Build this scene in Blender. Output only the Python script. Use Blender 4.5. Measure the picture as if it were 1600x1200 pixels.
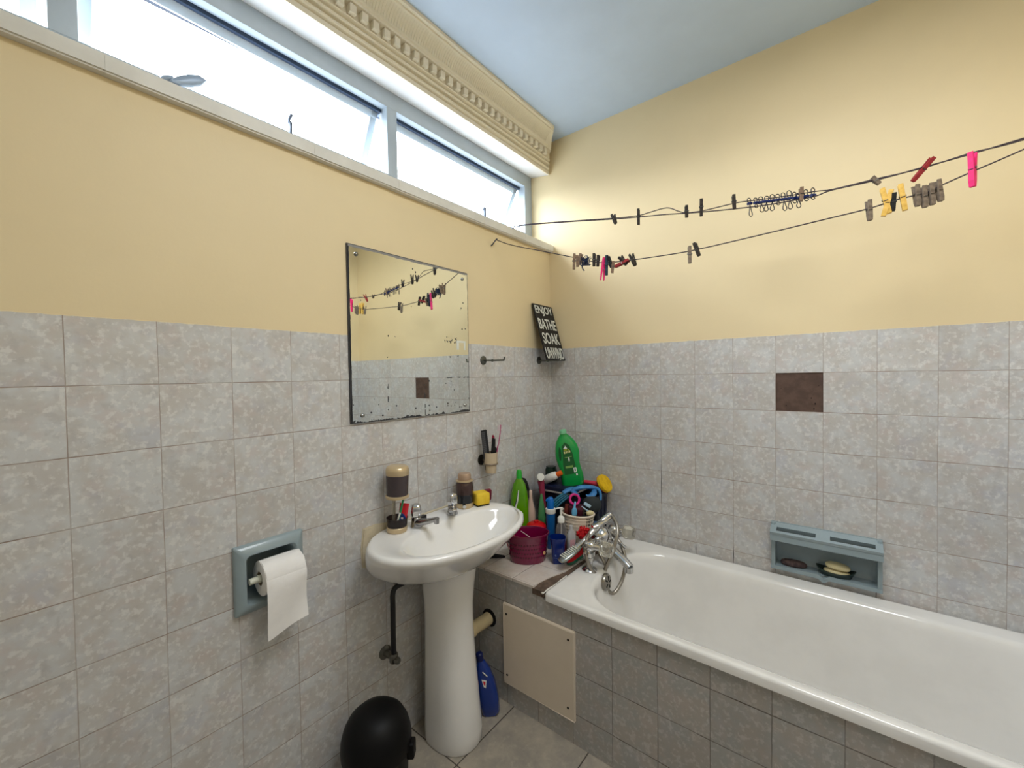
import bpy, bmesh, math, random
from mathutils import Vector, Matrix, Euler
random.seed(7)
for o in list(bpy.data.objects): bpy.data.objects.remove(o)
S = bpy.context.scene
C = S.collection
Z = 1.46            # height of the top edge of the wall tiles above the floor; most z below are relative to it
PI = math.pi

# ---------------------------------------------------------------- camera
cam_d = bpy.data.cameras.new('camera'); cam = bpy.data.objects.new('camera', cam_d); C.objects.link(cam)
r = Vector((0.62452168, -0.78084433, -0.01596293)); u = Vector((0.026730854, 0.000943566, 0.99964222)); f = Vector((0.7805499, 0.62472494, -0.02146191))
M = Matrix(((r.x, u.x, -f.x), (r.y, u.y, -f.y), (r.z, u.z, -f.z))).to_4x4()
M.translation = Vector((-1.93232, -1.26598, Z - 0.14164))
cam.matrix_world = M
cam_d.sensor_width = 36; cam_d.lens = 14.546; cam_d.clip_start = 0.02
S.camera = cam

# ---------------------------------------------------------------- sky, daylight and exposure
wd = bpy.data.worlds.new('sky'); S.world = wd; wd.use_nodes = True
wt = wd.node_tree; bg = wt.nodes['Background']
tcw = wt.nodes.new('ShaderNodeTexCoord'); spw = wt.nodes.new('ShaderNodeSeparateXYZ'); rpw = wt.nodes.new('ShaderNodeValToRGB')
wt.links.new(tcw.outputs['Generated'], spw.inputs[0]); wt.links.new(spw.outputs[2], rpw.inputs[0]); wt.links.new(rpw.outputs[0], bg.inputs[0])
rpw.color_ramp.elements[0].position = 0.0; rpw.color_ramp.elements[0].color = (0.22, 0.24, 0.26, 1)      # hazy ground below the horizon
rpw.color_ramp.elements[1].position = 0.06; rpw.color_ramp.elements[1].color = (0.86, 0.93, 1.0, 1)      # bright overcast sky
bg.inputs[1].default_value = 15.0
S.view_settings.view_transform = 'Standard'; S.view_settings.look = 'None'
S.view_settings.gamma = 1; S.view_settings.use_curve_mapping = False
S.view_settings.exposure = 0.38
def area(name, loc, rot, sx, sy, power, col=(1, 1, 1), portal=False):
    l = bpy.data.lights.new(name, 'AREA'); l.shape = 'RECTANGLE'; l.size = sx; l.size_y = sy; l.energy = power; l.color = col
    if portal: l.cycles.is_portal = True
    o = bpy.data.objects.new(name, l); C.objects.link(o); o.location = loc; o.rotation_euler = rot
    return o
area('window_portal', (-1.33, 0.30, Z + 0.76), (-PI/2, 0, 0), 2.75, 0.62, 1, portal=True)
# broad fill light added below the ceiling, out of view, to lift the room
area('added_fill_light', (-1.15, -1.28, Z + 1.08), (0, 0, 0), 0.7, 0.6, 14, (0.96, 0.98, 1.0))

# ---------------------------------------------------------------- helpers
def lin(c):
    return tuple((x/255/12.92) if x/255 <= .04045 else ((x/255+.055)/1.055)**2.4 for x in c)
class NT:
    def __init__(s, m):
        m.use_nodes = True; s.t = m.node_tree; s.n = s.t.nodes; s.l = s.t.links; s.b = s.n['Principled BSDF']
    def new(s, k, **kw):
        n = s.n.new(k)
        for a, v in kw.items(): setattr(n, a, v)
        return n
    def put(s, sock, v):
        if isinstance(v, bpy.types.NodeSocket): s.l.new(v, sock)
        elif v is not None: sock.default_value = v
    def m(s, op, a, b=None, c=None, clamp=False):
        n = s.new('ShaderNodeMath', operation=op, use_clamp=clamp)
        s.put(n.inputs[0], a); s.put(n.inputs[1], b); s.put(n.inputs[2], c); return n.outputs[0]
    def mix(s, f, a, b):
        n = s.new('ShaderNodeMix', data_type='RGBA'); s.put(n.inputs[0], f)
        s.put(n.inputs[6], a if isinstance(a, bpy.types.NodeSocket) else (*a, 1)); s.put(n.inputs[7], b if isinstance(b, bpy.types.NodeSocket) else (*b, 1)); return n.outputs[2]
    def noise(s, vec, scale, detail=3, rough=.5, w=None):
        n = s.new('ShaderNodeTexNoise'); s.put(n.inputs['Vector'], vec); n.inputs['Scale'].default_value = scale
        n.inputs['Detail'].default_value = detail; n.inputs['Roughness'].default_value = rough; return n.outputs[0]
    def ramp(s, v, lo, hi):
        n = s.new('ShaderNodeMapRange'); n.interpolation_type = 'SMOOTHSTEP'
        s.put(n.inputs[0], v); n.inputs[1].default_value = lo; n.inputs[2].default_value = hi; return n.outputs[0]
    def pos(s): return s.new('ShaderNodeNewGeometry').outputs['Position']
    def sep(s, v): n = s.new('ShaderNodeSeparateXYZ'); s.put(n.inputs[0], v); return n.outputs
    def bump(s, h, strength=.3, dist=.002):
        n = s.new('ShaderNodeBump'); n.inputs['Strength'].default_value = strength; n.inputs['Distance'].default_value = dist
        s.put(n.inputs['Height'], h); s.l.new(n.outputs[0], s.b.inputs['Normal'])
MATS = {}
def mat(name, rgb, rough=.5, metal=0, trans=0, coat=0, mottle=0, mscale=20, bump=0, bscale=60, ior=1.45, alpha=1, emit=None, spec=.5, rgb2=None, sheen=0):
    if name in MATS: return MATS[name]
    m = bpy.data.materials.new(name); t = NT(m); b = t.b
    col = lin(rgb)
    b.inputs['Base Color'].default_value = (*col, 1); b.inputs['Roughness'].default_value = rough; b.inputs['Metallic'].default_value = metal
    b.inputs['Transmission Weight'].default_value = trans; b.inputs['IOR'].default_value = ior; b.inputs['Coat Weight'].default_value = coat
    b.inputs['Specular IOR Level'].default_value = spec; b.inputs['Alpha'].default_value = alpha
    if sheen: b.inputs['Sheen Weight'].default_value = sheen
    tc = t.new('ShaderNodeTexCoord').outputs['Object']
    if mottle or rgb2:
        n = t.ramp(t.noise(tc, mscale, 4, .6), .35, .65)
        c2 = lin(rgb2) if rgb2 else tuple(x*(1-mottle) for x in col)
        t.l.new(t.mix(n, col, c2), b.inputs['Base Color'])
    if bump: t.bump(t.noise(tc, bscale, 4, .6), bump, .002)
    MATS[name] = m; return m

def grid(t, coord, c0, w, gw):       # groove mask (1 on the joint) and tile index
    q = t.m('DIVIDE', t.m('SUBTRACT', coord, c0), w)
    idx = t.m('FLOOR', q); fr = t.m('FRACT', q)
    d = t.m('MULTIPLY', t.m('MINIMUM', fr, t.m('SUBTRACT', 1.0, fr)), w)
    return t.m('SUBTRACT', 1.0, t.ramp(d, gw*.4, gw*1.25)), idx
def tile_mat(name, ax, u0, uw, v0, vw, vax='z', base=(195, 191, 186), base2=(203, 204, 204), grout=(146, 126, 112), seed=0., gw=.00135, gu=None, paint=None, rough=.3, contrast=1.0):
    m = bpy.data.materials.new(name); t = NT(m)
    P = t.pos(); s = t.sep(P); k = {'x': 0, 'y': 1, 'z': 2}
    uu = s[k[ax]]; vv = s[k[vax]]
    if vax == 'z': vv = t.m('SUBTRACT', vv, Z)
    wob = t.m('MULTIPLY', t.m('SUBTRACT', t.noise(P, 5, 2), .5), .004)
    gu_, iu = grid(t, t.m('ADD', uu, wob), u0, uw, gu or gw*.85); gv_, iv = grid(t, t.m('ADD', vv, wob), v0, vw, gw)
    cv = t.new('ShaderNodeCombineXYZ'); t.put(cv.inputs[0], iu); t.put(cv.inputs[1], iv); cv.inputs[2].default_value = seed
    wn = t.new('ShaderNodeTexWhiteNoise'); t.l.new(cv.outputs[0], wn.inputs[0])
    off = t.new('ShaderNodeVectorMath', operation='MULTIPLY_ADD'); t.l.new(wn.outputs[1], off.inputs[0]); off.inputs[1].default_value = (3, 3, 3); t.l.new(P, off.inputs[2])
    Q = off.outputs[0]
    big = t.ramp(t.noise(Q, 13, 3, .6), .38, .62); fleck = t.ramp(t.noise(Q, 70, 3, .6), .50, .66); dark = t.ramp(t.noise(Q, 45, 3, .6), .50, .68)
    pink = t.ramp(t.noise(Q, 17, 3, .6), .50, .68)
    col = t.mix(big, lin(base), lin(base2))
    col = t.mix(t.m('MULTIPLY', pink, .38*contrast), col, lin((200, 184, 178)))
    col = t.mix(t.m('MULTIPLY', t.ramp(t.noise(Q, 11, 3, .6), .54, .70), .40*contrast), col, lin((182, 184, 196)))
    col = t.mix(t.m('MULTIPLY', dark, .45*contrast), col, lin((178, 176, 175)))
    col = t.mix(t.m('MULTIPLY', fleck, .55*contrast), col, lin((228, 227, 224)))
    hv = t.new('ShaderNodeHueSaturation'); t.put(hv.inputs['Value'], t.m('ADD', .95, t.m('MULTIPLY', wn.outputs[0], .09))); t.l.new(col, hv.inputs['Color']); col = hv.outputs[0]
    g = t.m('MAXIMUM', gv_, t.m('MULTIPLY', gu_, .75))
    gfade = t.m('ADD', .45, t.m('MULTIPLY', t.ramp(t.noise(P, 9, 2), .3, .7), .55))
    col = t.mix(t.m('MULTIPLY', g, gfade), col, lin(grout))
    rg = t.m('ADD', rough, t.m('MULTIPLY', g, .4))
    if paint is not None:     # ragged lower edge of the wall paint lapping over the first row
        pz = t.m('ADD', vv, t.m('MULTIPLY', t.m('SUBTRACT', t.noise(P, 40, 3), .5), .006))
        pm = t.ramp(pz, -.0035, -.0015); col = t.mix(pm, col, lin(paint)); rg = t.m('ADD', rg, t.m('MULTIPLY', pm, .4))
    t.l.new(col, t.b.inputs['Base Color']); t.put(t.b.inputs['Roughness'], rg)
    t.bump(t.m('ADD', t.m('MULTIPLY', g, -1.0), t.m('MULTIPLY', t.noise(Q, 30, 2), .35)), .35, .0015)
    return m

def fin(bm, smooth=None, recalc=True):
    if recalc: bmesh.ops.recalc_face_normals(bm, faces=bm.faces)
    if smooth:
        for fc in bm.faces: fc.smooth = True
    return bm
def obj(name, bm, m, parent=None, loc=None, rot=None, smooth=35):
    bmesh.ops.recalc_face_normals(bm, faces=bm.faces)
    for fc in bm.faces: fc.smooth = smooth > 0
    me = bpy.data.meshes.new(name); bm.to_mesh(me); bm.free()
    for q in (m if isinstance(m, (list, tuple)) else [m]): me.materials.append(q)
    if smooth > 0: me.set_sharp_from_angle(angle=math.radians(smooth))
    o = bpy.data.objects.new(name, me); C.objects.link(o)
    if parent: o.parent = parent
    if loc is not None: o.location = loc
    if rot is not None: o.rotation_euler = rot
    return o
def thing(name, label, cat, loc=(0, 0, 0), rot=(0, 0, 0), group=None):
    o = bpy.data.objects.new(name, None); C.objects.link(o); o.empty_display_size = .02
    o.location = (loc[0], loc[1], loc[2] + Z); o.rotation_euler = rot
    o['label'] = label; o['category'] = cat
    if group: o['group'] = group
    return o
def tag(o, label, cat, group=None):
    o['label'] = label; o['category'] = cat
    if group: o['group'] = group
    return o
def struct(name, bm, m, parent=None, smooth=0):
    o = obj(name, bm, m, parent, smooth=smooth)
    if parent is None: o['kind'] = 'structure'; o.location = (0, 0, Z)
    return o
def B(): return bmesh.new()
def box(bm, x0, x1, y0, y1, z0, z1, bev=0, seg=2, mtx=None):
    vs = [bm.verts.new((x, y, z)) for x in (x0, x1) for y in (y0, y1) for z in (z0, z1)]
    idx = [(0, 1, 3, 2), (4, 6, 7, 5), (0, 4, 5, 1), (2, 3, 7, 6), (0, 2, 6, 4), (1, 5, 7, 3)]
    fs = [bm.faces.new([vs[i] for i in q]) for q in idx]
    if bev:
        es = list({e for q in fs for e in q.edges})
        res = bmesh.ops.bevel(bm, geom=es, offset=bev, segments=seg, affect='EDGES', profile=.5, clamp_overlap=True)
        vs = list({v for q in res['faces'] for v in q.verts} | {v for v in vs if v.is_valid})
    if mtx is not None:
        for v in vs: v.co = mtx @ v.co
    return bm
def loft(bm, rings, cap0=True, cap1=True, close=True):
    R = [[bm.verts.new(p) for p in rg] for rg in rings]
    n = len(R[0])
    for a, b in zip(R[:-1], R[1:]):
        for i in range(n if close else n-1):
            j = (i+1) % n
            try: bm.faces.new((a[i], a[j], b[j], b[i]))
            except ValueError: pass
    if cap0: bm.faces.new(list(reversed(R[0])))
    if cap1: bm.faces.new(R[-1])
    return bm
def lathe(bm, prof, seg=28, cx=0, cy=0, sx=1, sy=1, cap0=True, cap1=True, mtx=None):
    rings = []
    for rr, z in prof:
        rr = max(rr, 1e-5)
        ring = [Vector((cx + sx*rr*math.cos(2*PI*i/seg), cy + sy*rr*math.sin(2*PI*i/seg), z)) for i in range(seg)]
        if mtx is not None: ring = [mtx @ p for p in ring]
        rings.append(ring)
    return loft(bm, rings, cap0, cap1)
def rr(cx, cy, hx, hy, rad, z, n=8):       # rounded rectangle ring
    rad = min(rad, hx*.999, hy*.999); pts = []
    for qx, qy, a0 in ((1, 1, 0), (-1, 1, PI/2), (-1, -1, PI), (1, -1, 1.5*PI)):
        for i in range(n+1):
            a = a0 + PI/2*i/n
            pts.append(Vector((cx + qx*(hx-rad) + rad*math.cos(a), cy + qy*(hy-rad) + rad*math.sin(a), z)))
    return pts
def smoothpath(pts, k=6, closed=False):
    P = [Vector(p) for p in pts]; n = len(P); out = []
    rng = range(n if closed else n-1)
    for i in rng:
        if closed: a, b, c, d = P[(i-1) % n], P[i], P[(i+1) % n], P[(i+2) % n]
        else:
            b, c = P[i], P[i+1]; a = P[i-1] if i > 0 else b*2-c; d = P[i+2] if i+2 < n else c*2-b
        for j in range(k):
            t = j/k; out.append(.5*((2*b) + (c-a)*t + (2*a-5*b+4*c-d)*t*t + (3*b-a-3*c+d)*t*t*t))
    if not closed: out.append(P[-1].copy())
    return out
def tube(bm, pts, rad, seg=10, k=6, closed=False, flat=1.0, flatdir=None, smooth=True, caps=True):
    n0 = len(pts); P = smoothpath(pts, k, closed) if smooth and n0 > 2 else [Vector(p) for p in pts]
    n = len(P)
    def R(i):
        if isinstance(rad, (int, float)): return rad
        m = len(rad)-1 if not closed else len(rad)
        t = i/(n-1)*m if not closed else i/n*m
        a = int(t); b = min(a+1, m) if not closed else (a+1) % len(rad); a = min(a, len(rad)-1); return rad[a]*(1-(t-int(t))) + rad[min(b, len(rad)-1)]*(t-int(t))
    rings = []; up = None
    for i in range(n):
        if closed: T = (P[(i+1) % n]-P[i-1]).normalized()
        else: T = (P[min(i+1, n-1)]-P[max(i-1, 0)]).normalized()
        if up is None:
            up = Vector(flatdir) if flatdir else (Vector((0, 0, 1)) if abs(T.z) < .9 else Vector((1, 0, 0)))
        if flatdir: up = Vector(flatdir)
        s = T.cross(up)
        if s.length < 1e-6: s = T.orthogonal()
        s.normalize(); up = s.cross(T).normalized()
        q = R(i)
        rings.append([P[i] + s*q*math.cos(2*PI*j/seg) + up*q*flat*math.sin(2*PI*j/seg) for j in range(seg)])
    if closed:
        rings.append(rings[0]); 
        Rv = [[bm.verts.new(p) for p in rg] for rg in rings[:-1]]; Rv.append(Rv[0])
        for a, b in zip(Rv[:-1], Rv[1:]):
            for j in range(seg): bm.faces.new((a[j], a[(j+1) % seg], b[(j+1) % seg], b[j]))
        return bm
    return loft(bm, rings, caps, caps)
def prism(bm, poly, d0, d1, fn):          # poly of (a,b), extruded between d0 and d1; fn(a,b,d) -> point
    A = [bm.verts.new(fn(a, b, d0)) for a, b in poly]; Bv = [bm.verts.new(fn(a, b, d1)) for a, b in poly]
    n = len(poly)
    for i in range(n): bm.faces.new((A[i], A[(i+1) % n], Bv[(i+1) % n], Bv[i]))
    bm.faces.new(A); bm.faces.new(list(reversed(Bv))); return bm
def slab(bm, ax, w0, w1, us, vs, holes):  # wall slab with rectangular holes; ax = axis of the thickness
    us = sorted(set(us + [h[0] for h in holes] + [h[1] for h in holes])); vs = sorted(set(vs + [h[2] for h in holes] + [h[3] for h in holes]))
    nu, nv = len(us)-1, len(vs)-1
    def solid(i, j):
        if not (0 <= i < nu and 0 <= j < nv): return False
        a = (us[i]+us[i+1])/2; b = (vs[j]+vs[j+1])/2
        return not any(h[0] < a < h[1] and h[2] < b < h[3] for h in holes)
    def P(u_, v_, w): return (w, u_, v_) if ax == 'x' else (u_, w, v_)
    def q(*p): bm.faces.new([bm.verts.new(c) for c in p])
    for i in range(nu):
        for j in range(nv):
            if not solid(i, j): continue
            a, b, c, d = us[i], us[i+1], vs[j], vs[j+1]
            for w in (w0, w1): q(P(a, c, w), P(b, c, w), P(b, d, w), P(a, d, w))
            if not solid(i-1, j): q(P(a, c, w0), P(a, d, w0), P(a, d, w1), P(a, c, w1))
            if not solid(i+1, j): q(P(b, c, w0), P(b, d, w0), P(b, d, w1), P(b, c, w1))
            if not solid(i, j-1): q(P(a, c, w0), P(b, c, w0), P(b, c, w1), P(a, c, w1))
            if not solid(i, j+1): q(P(a, d, w0), P(b, d, w0), P(b, d, w1), P(a, d, w1))
    bmesh.ops.remove_doubles(bm, verts=bm.verts, dist=1e-5)
    return bm
def text_mesh(body, size, ext=.0006, sx=1.0):
    cu = bpy.data.curves.new('lettering', 'FONT'); cu.body = body; cu.size = size; cu.extrude = ext; cu.offset = size*.012; cu.align_x = 'CENTER'; cu.align_y = 'CENTER'
    ob = bpy.data.objects.new('lettering', cu); C.objects.link(ob)
    me = bpy.data.meshes.new_from_object(ob.evaluated_get(bpy.context.evaluated_depsgraph_get()))
    bpy.data.objects.remove(ob)
    bm = bmesh.new(); bm.from_mesh(me); bpy.data.meshes.remove(me)
    xs = [v.co.x for v in bm.verts]; ys = [v.co.y for v in bm.verts]
    w, h = max(xs)-min(xs), max(ys)-min(ys); mx, my = (max(xs)+min(xs))/2, (max(ys)+min(ys))/2
    for v in bm.verts: v.co.x -= mx; v.co.y -= my
    return bm, w, h
def into(bm, src, mtx):                     # append bmesh src, transformed
    src.transform(mtx); me = bpy.data.meshes.new('tmp'); src.to_mesh(me); src.free(); bm.from_mesh(me); bpy.data.meshes.remove(me)
FACE = math.radians(-51.33)

# ---------------------------------------------------------------- surfaces of the room
YEL = (231, 212, 170)
def paint_mat(name, rgb, mott=.04, rough=.55):
    m = bpy.data.materials.new(name); t = NT(m); P = t.pos()
    c = lin(rgb); n = t.ramp(t.noise(P, 2.2, 4, .6), .3, .7)
    t.l.new(t.mix(n, c, tuple(x*(1-mott) for x in c)), t.b.inputs['Base Color']); t.b.inputs['Roughness'].default_value = rough
    t.bump(t.m('ADD', t.noise(P, 90, 4, .6), t.m('MULTIPLY', t.noise(P, 12, 3), .8)), .12, .002); return m
m_yel = paint_mat('yellow_wall_paint', YEL)
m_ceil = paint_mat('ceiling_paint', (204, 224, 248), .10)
m_white = mat('sill_paint', (226, 224, 216), .45, mottle=.08, mscale=12)
m_soff = mat('soffit_paint', (236, 234, 232), .5, mottle=.04, mscale=6)
m_corn = paint_mat('cornice_cream_paint', (240, 231, 208), .05, .5)
m_tileA = tile_mat('left_wall_tiles', 'x', -1.0855, .1511, 0, .15, seed=1., paint=YEL)
m_tileB = tile_mat('right_wall_tiles', 'y', -.1502, .1511, 0, .15, seed=2., paint=YEL)
m_tileC = tile_mat('front_wall_tiles', 'x', -.02, .1511, 0, .15, seed=3., paint=YEL)
m_tileD = tile_mat('back_wall_tiles', 'y', -.02, .1511, 0, .15, seed=4., paint=YEL)
m_apron = tile_mat('bath_front_tiles', 'y', -.5155, .1511, -1.0492, .15, seed=5., base=(172, 166, 159), base2=(166, 166, 163), grout=(88, 78, 70), gw=.0018, contrast=.5)
m_ledge = tile_mat('ledge_tiles', 'x', -.52, .151, -.25, .151, vax='y', seed=6., base=(212, 200, 190), base2=(220, 212, 204), grout=(110, 92, 80), contrast=.35, gw=.0016)
def floor_mat():
    m = bpy.data.materials.new('floor_tiles'); t = NT(m); P = t.pos()
    rot = t.new('ShaderNodeVectorRotate', rotation_type='Z_AXIS'); t.l.new(P, rot.inputs[0]); rot.inputs['Angle'].default_value = 0.0
    s = t.sep(rot.outputs[0]); ga, ia = grid(t, s[0], -.99, .33, .0025); gb, ib = grid(t, s[1], -.245, .33, .0025)
    n = t.ramp(t.noise(P, 9, 5, .65), .3, .7); c = t.mix(n, lin((176, 166, 150)), lin((148, 142, 132)))
    c = t.mix(t.m('MULTIPLY', t.ramp(t.noise(P, 40, 4, .6), .5, .7), .4), c, lin((190, 178, 162)))
    g = t.m('MAXIMUM', ga, gb); c = t.mix(g, c, lin((74, 68, 62)))
    t.l.new(c, t.b.inputs['Base Color']); t.b.inputs['Roughness'].default_value = .45
    t.bump(t.m('MULTIPLY', g, -1.0), .4, .002); return m
m_floor = floor_mat()

XB, YF = -2.90, -1.95       # back wall (behind the camera) and front wall (tap-less end of the bath)
HC = 1.126                  # ceiling
WIN = (-2.60, .0, .54, .976)
PH = (-1.538, -1.387, -.766, -.606)     # recess of the paper holder
SD = (-1.362, -1.056, -.912, -.752)     # recess of the soap dish
bm = B()
slab(bm, 'y', .008, .10, [XB, 0], [-1.46, 0], [PH])
slab(bm, 'y', .10, .21, [XB, 0], [-1.46, 0], [])
slab(bm, 'y', .0, .21, [XB, 0], [0, HC+.1], [WIN])
wall_left = struct('wall_left', bm, m_yel)
struct('tile_cladding', slab(B(), 'y', .0, .008, [XB, 0], [-1.46, 0], [PH]), m_tileA, wall_left)
bm = B()
slab(bm, 'x', .008, .10, [YF, .21], [-1.46, 0], [SD])
slab(bm, 'x', .10, .2, [YF, .21], [-1.46, 0], [])
slab(bm, 'x', .0, .2, [YF, .21], [0, HC+.1], [])
wall_right = struct('wall_right', bm, m_yel)
MISS = (-1.2084, -1.0573, -.2995, -.1505)
struct('tile_cladding', slab(B(), 'x', .0, .008, [YF, .008], [-1.46, 0], [SD, MISS]), m_tileB, wall_right)
brn = mat('bare_brown_mortar', (98, 78, 68), .9, rgb2=(84, 66, 58), mscale=30, bump=.5, bscale=80)
bm = B(); slab(bm, 'x', .0035, .0082, [MISS[0], MISS[1]], [MISS[2], MISS[3]], [])
struct('missing_tile_mortar', bm, brn, wall_right)
bm = B()
for (yy, zz, q) in ((-1.184, -.268, .003), (-1.172, -.247, .0022), (-1.18, -.288, .0026), (-1.092, -.278, .002), (-1.075, -.21, .0012), (-1.195, -.20, .0014)):
    lathe(bm, [(q*.8, 0), (q, .0004), (q*.6, .0008)], 9, mtx=Matrix.Translation((.0035, yy, zz)) @ Matrix.Rotation(-PI/2, 4, 'Y'), sx=1.3, sy=.8)
struct('mortar_pit', bm, mat('pit_black', (22, 17, 15), .9), wall_right)
bm = B()
for yy, z0, z1, q in ((-.6040, -.755, -.55, .0014), (-.6038, -.950, -.90, .0009), (-.7547, -.950, -.905, .0016), (-.9056, -.950, -.88, .0012), (-1.0567, -.945, -.915, .0010), (-1.3585, -.950, -.925, .0010)):
    prism(bm, [(yy-q*.3, z0), (yy-q, (z0+z1)/2), (yy-q*.2, z1), (yy+q*.2, z1), (yy+q, (z0+z1)/2), (yy+q*.3, z0)], -.0003, .001, lambda a, b, d: (d, a, b))
struct('grout_crack', bm, mat('dark_crack', (40, 34, 28), .9), wall_right)
bm = B(); slab(bm, 'y', YF-.15, YF-.008, [XB, 0], [-1.46, 0], []); slab(bm, 'y', YF-.15, YF, [XB, 0], [0, HC+.1], [])
wf = struct('wall_front', bm, m_yel); struct('tile_cladding', slab(B(), 'y', YF-.008, YF, [XB, 0], [-1.46, 0], []), m_tileC, wf)
bm = B(); slab(bm, 'x', XB-.15, XB-.008, [YF-.15, .21], [-1.46, 0], []); slab(bm, 'x', XB-.15, XB, [YF-.15, .21], [0, HC+.1], [])
wb = struct('wall_back', bm, m_yel); struct('tile_cladding', slab(B(), 'x', XB-.008, XB, [YF, 0], [-1.46, 0], []), m_tileD, wb)
bm = B(); box(bm, XB-.15, .2, YF-.15, .21, -1.56, -1.46); struct('floor', bm, m_floor)
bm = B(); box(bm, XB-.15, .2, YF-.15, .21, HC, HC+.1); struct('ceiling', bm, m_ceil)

# ---------------------------------------------------------------- cornice (mitred end left open at the corner)
prof = [(0, .952), (-.009, .950), (-.010, .956), (-.010, .966), (-.005, .969), (-.017, .972), (-.019, .977), (-.017, .983), (-.009, .986), (-.010, .990), (-.025, .992), (-.027, .998), (-.024, 1.003), (-.018, 1.006), (-.034, 1.011), (-.034, 1.015), (-.026, 1.018), (-.026, 1.046),
        (-.054, 1.049), (-.055, 1.057), (-.060, 1.060), (-.062, 1.070), (-.069, 1.083), (-.082, 1.096), (-.097, 1.104), (-.103, 1.106), (-.104, 1.112), (-.115, 1.114), (-.115, HC), (0, HC)]
bm = B()
a = [bm.verts.new((XB, y, z)) for y, z in prof]; b_ = [bm.verts.new((y-.002, y, z)) for y, z in prof]
for i in range(len(prof)-1): bm.faces.new((a[i], a[i+1], b_[i+1], b_[i]))
bm.faces.new(a); bm.faces.new(b_)
x = -.085
while x > XB+.05:
    box(bm, x-.0225, x, -.050, -.025, 1.018, 1.0465, bev=.001, seg=1); x -= .0420
x = -.12
while x > XB+.05:          # fine flutes in the cove
    tube(bm, [(x, -.0615, 1.066), (x, -.070, 1.0845), (x, -.083, 1.0972), (x, -.0965, 1.1045)], .0022, seg=5, k=1, smooth=False); x -= .0105
struct('trim_1', bm, m_corn, smooth=40)

# ---------------------------------------------------------------- window: soffit, tiled sill, frame, tilted sashes
m_frame = mat('window_frame_paint', (178, 190, 200), .45, mottle=.06, mscale=10)
m_gasket = mat('dark_gap_seal', (34, 52, 76), .6)
m_glass = bpy.data.materials.new('window_glass'); t = NT(m_glass)
tr = t.new('ShaderNodeBsdfTransparent'); gl = t.new('ShaderNodeBsdfGlossy'); gl.inputs['Roughness'].default_value = .02
mx = t.new('ShaderNodeMixShader'); mx.inputs[0].default_value = .06; t.l.new(tr.outputs[0], mx.inputs[1]); t.l.new(gl.outputs[0], mx.inputs[2])
t.l.new(mx.outputs[0], t.n['Material Output'].inputs[0])
win = bpy.data.objects.new('window_1', None); C.objects.link(win); win.location = (0, 0, Z); win['kind'] = 'structure'
bm = B(); prism(bm, [(0, .954), (.117, .973), (.21, .975), (.21, .9765), (0, .9765)], WIN[0], WIN[1]-.0005, lambda a, b, d: (d, a, b)); struct('soffit', bm, m_soff, win)
bm = B(); x = 0.0; k = 0
while x > XB+.02:
    w = .151 if k else .105
    j = random.uniform(-.0010, .0010); x2 = max(x-w, XB)
    prism(bm, [(-.027+j, .5625+j), (.117, .638+j), (.117, .541), (-.0005, .541), (-.0005, .527+j), (-.023+j, .527+j)] if x2 > WIN[0] else [(-.027, .5625), (-.0005, .57), (-.0005, .527), (-.023, .527)], x, x2+.0001, lambda a, b, d: (d, a, b))
    x -= w; k += 1
box(bm, WIN[0], 0, .0, .116, .541, .556)
bmesh.ops.bevel(bm, geom=[e for e in bm.edges if abs((e.verts[0].co-e.verts[1].co).x) > .05 and e.verts[0].co.y < -.01 and e.verts[1].co.y < -.01], offset=.004, segments=2, affect='EDGES')
struct('window_sill', bm, m_white, win, smooth=30)
FY0, FY1 = .117, .165
mull = [(-.955, -.910), (-1.838, -1.790)]
bm = B()
box(bm, WIN[0], -.0003, FY0, FY1, .908, .9745, bev=.001); box(bm, WIN[0], -.0003, FY0, FY1, .60, .648, bev=.001)
box(bm, -.064, -.0003, FY0-.0005, FY1, .6475, .9085, bev=.001); box(bm, WIN[0], WIN[0]+.05, FY0, FY1, .648, .908, bev=.002)
for m0, m1 in mull: box(bm, m0, m1, FY0-.001, FY1, .6475, .9085, bev=.001)
struct('window_frame', bm, m_frame, win, smooth=30)
bm = B(); box(bm, WIN[0], 0, FY0+.01, FY1+.04, .0541+.5, .60); struct('frame_packing', bm, m_frame, win)
lights = [(-.910, -.064), (-1.790, -.955), (-2.55, -1.838)]
tilt = math.radians(27)
for x0, x1 in lights:
    bm = B(); box(bm, x0+.002, x1-.002, .150, .175, .896, .909); struct('head_seal', bm, m_gasket, win)
    sp = bpy.data.objects.new('sash', None); C.objects.link(sp); sp.parent = win; sp.location = (0, .172, .902); sp.rotation_euler = (tilt, 0, 0)
    h = .262; a, b = x0+.008, x1-.008
    bm = B(); box(bm, a, b, -.012, .012, -.026, 0, bev=.002); box(bm, a, b, -.012, .012, -h, -h+.03, bev=.002)
    box(bm, a, a+.028, -.012, .012, -h, 0, bev=.002); box(bm, b-.028, b, -.012, .012, -h, 0, bev=.002)
    obj('sash_frame', bm, m_frame, sp, smooth=30)
    bm = B(); box(bm, a+.02, b-.02, -.002, .002, -h+.02, -.02); obj('sash_pane', bm, m_glass, sp, smooth=0)
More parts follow.
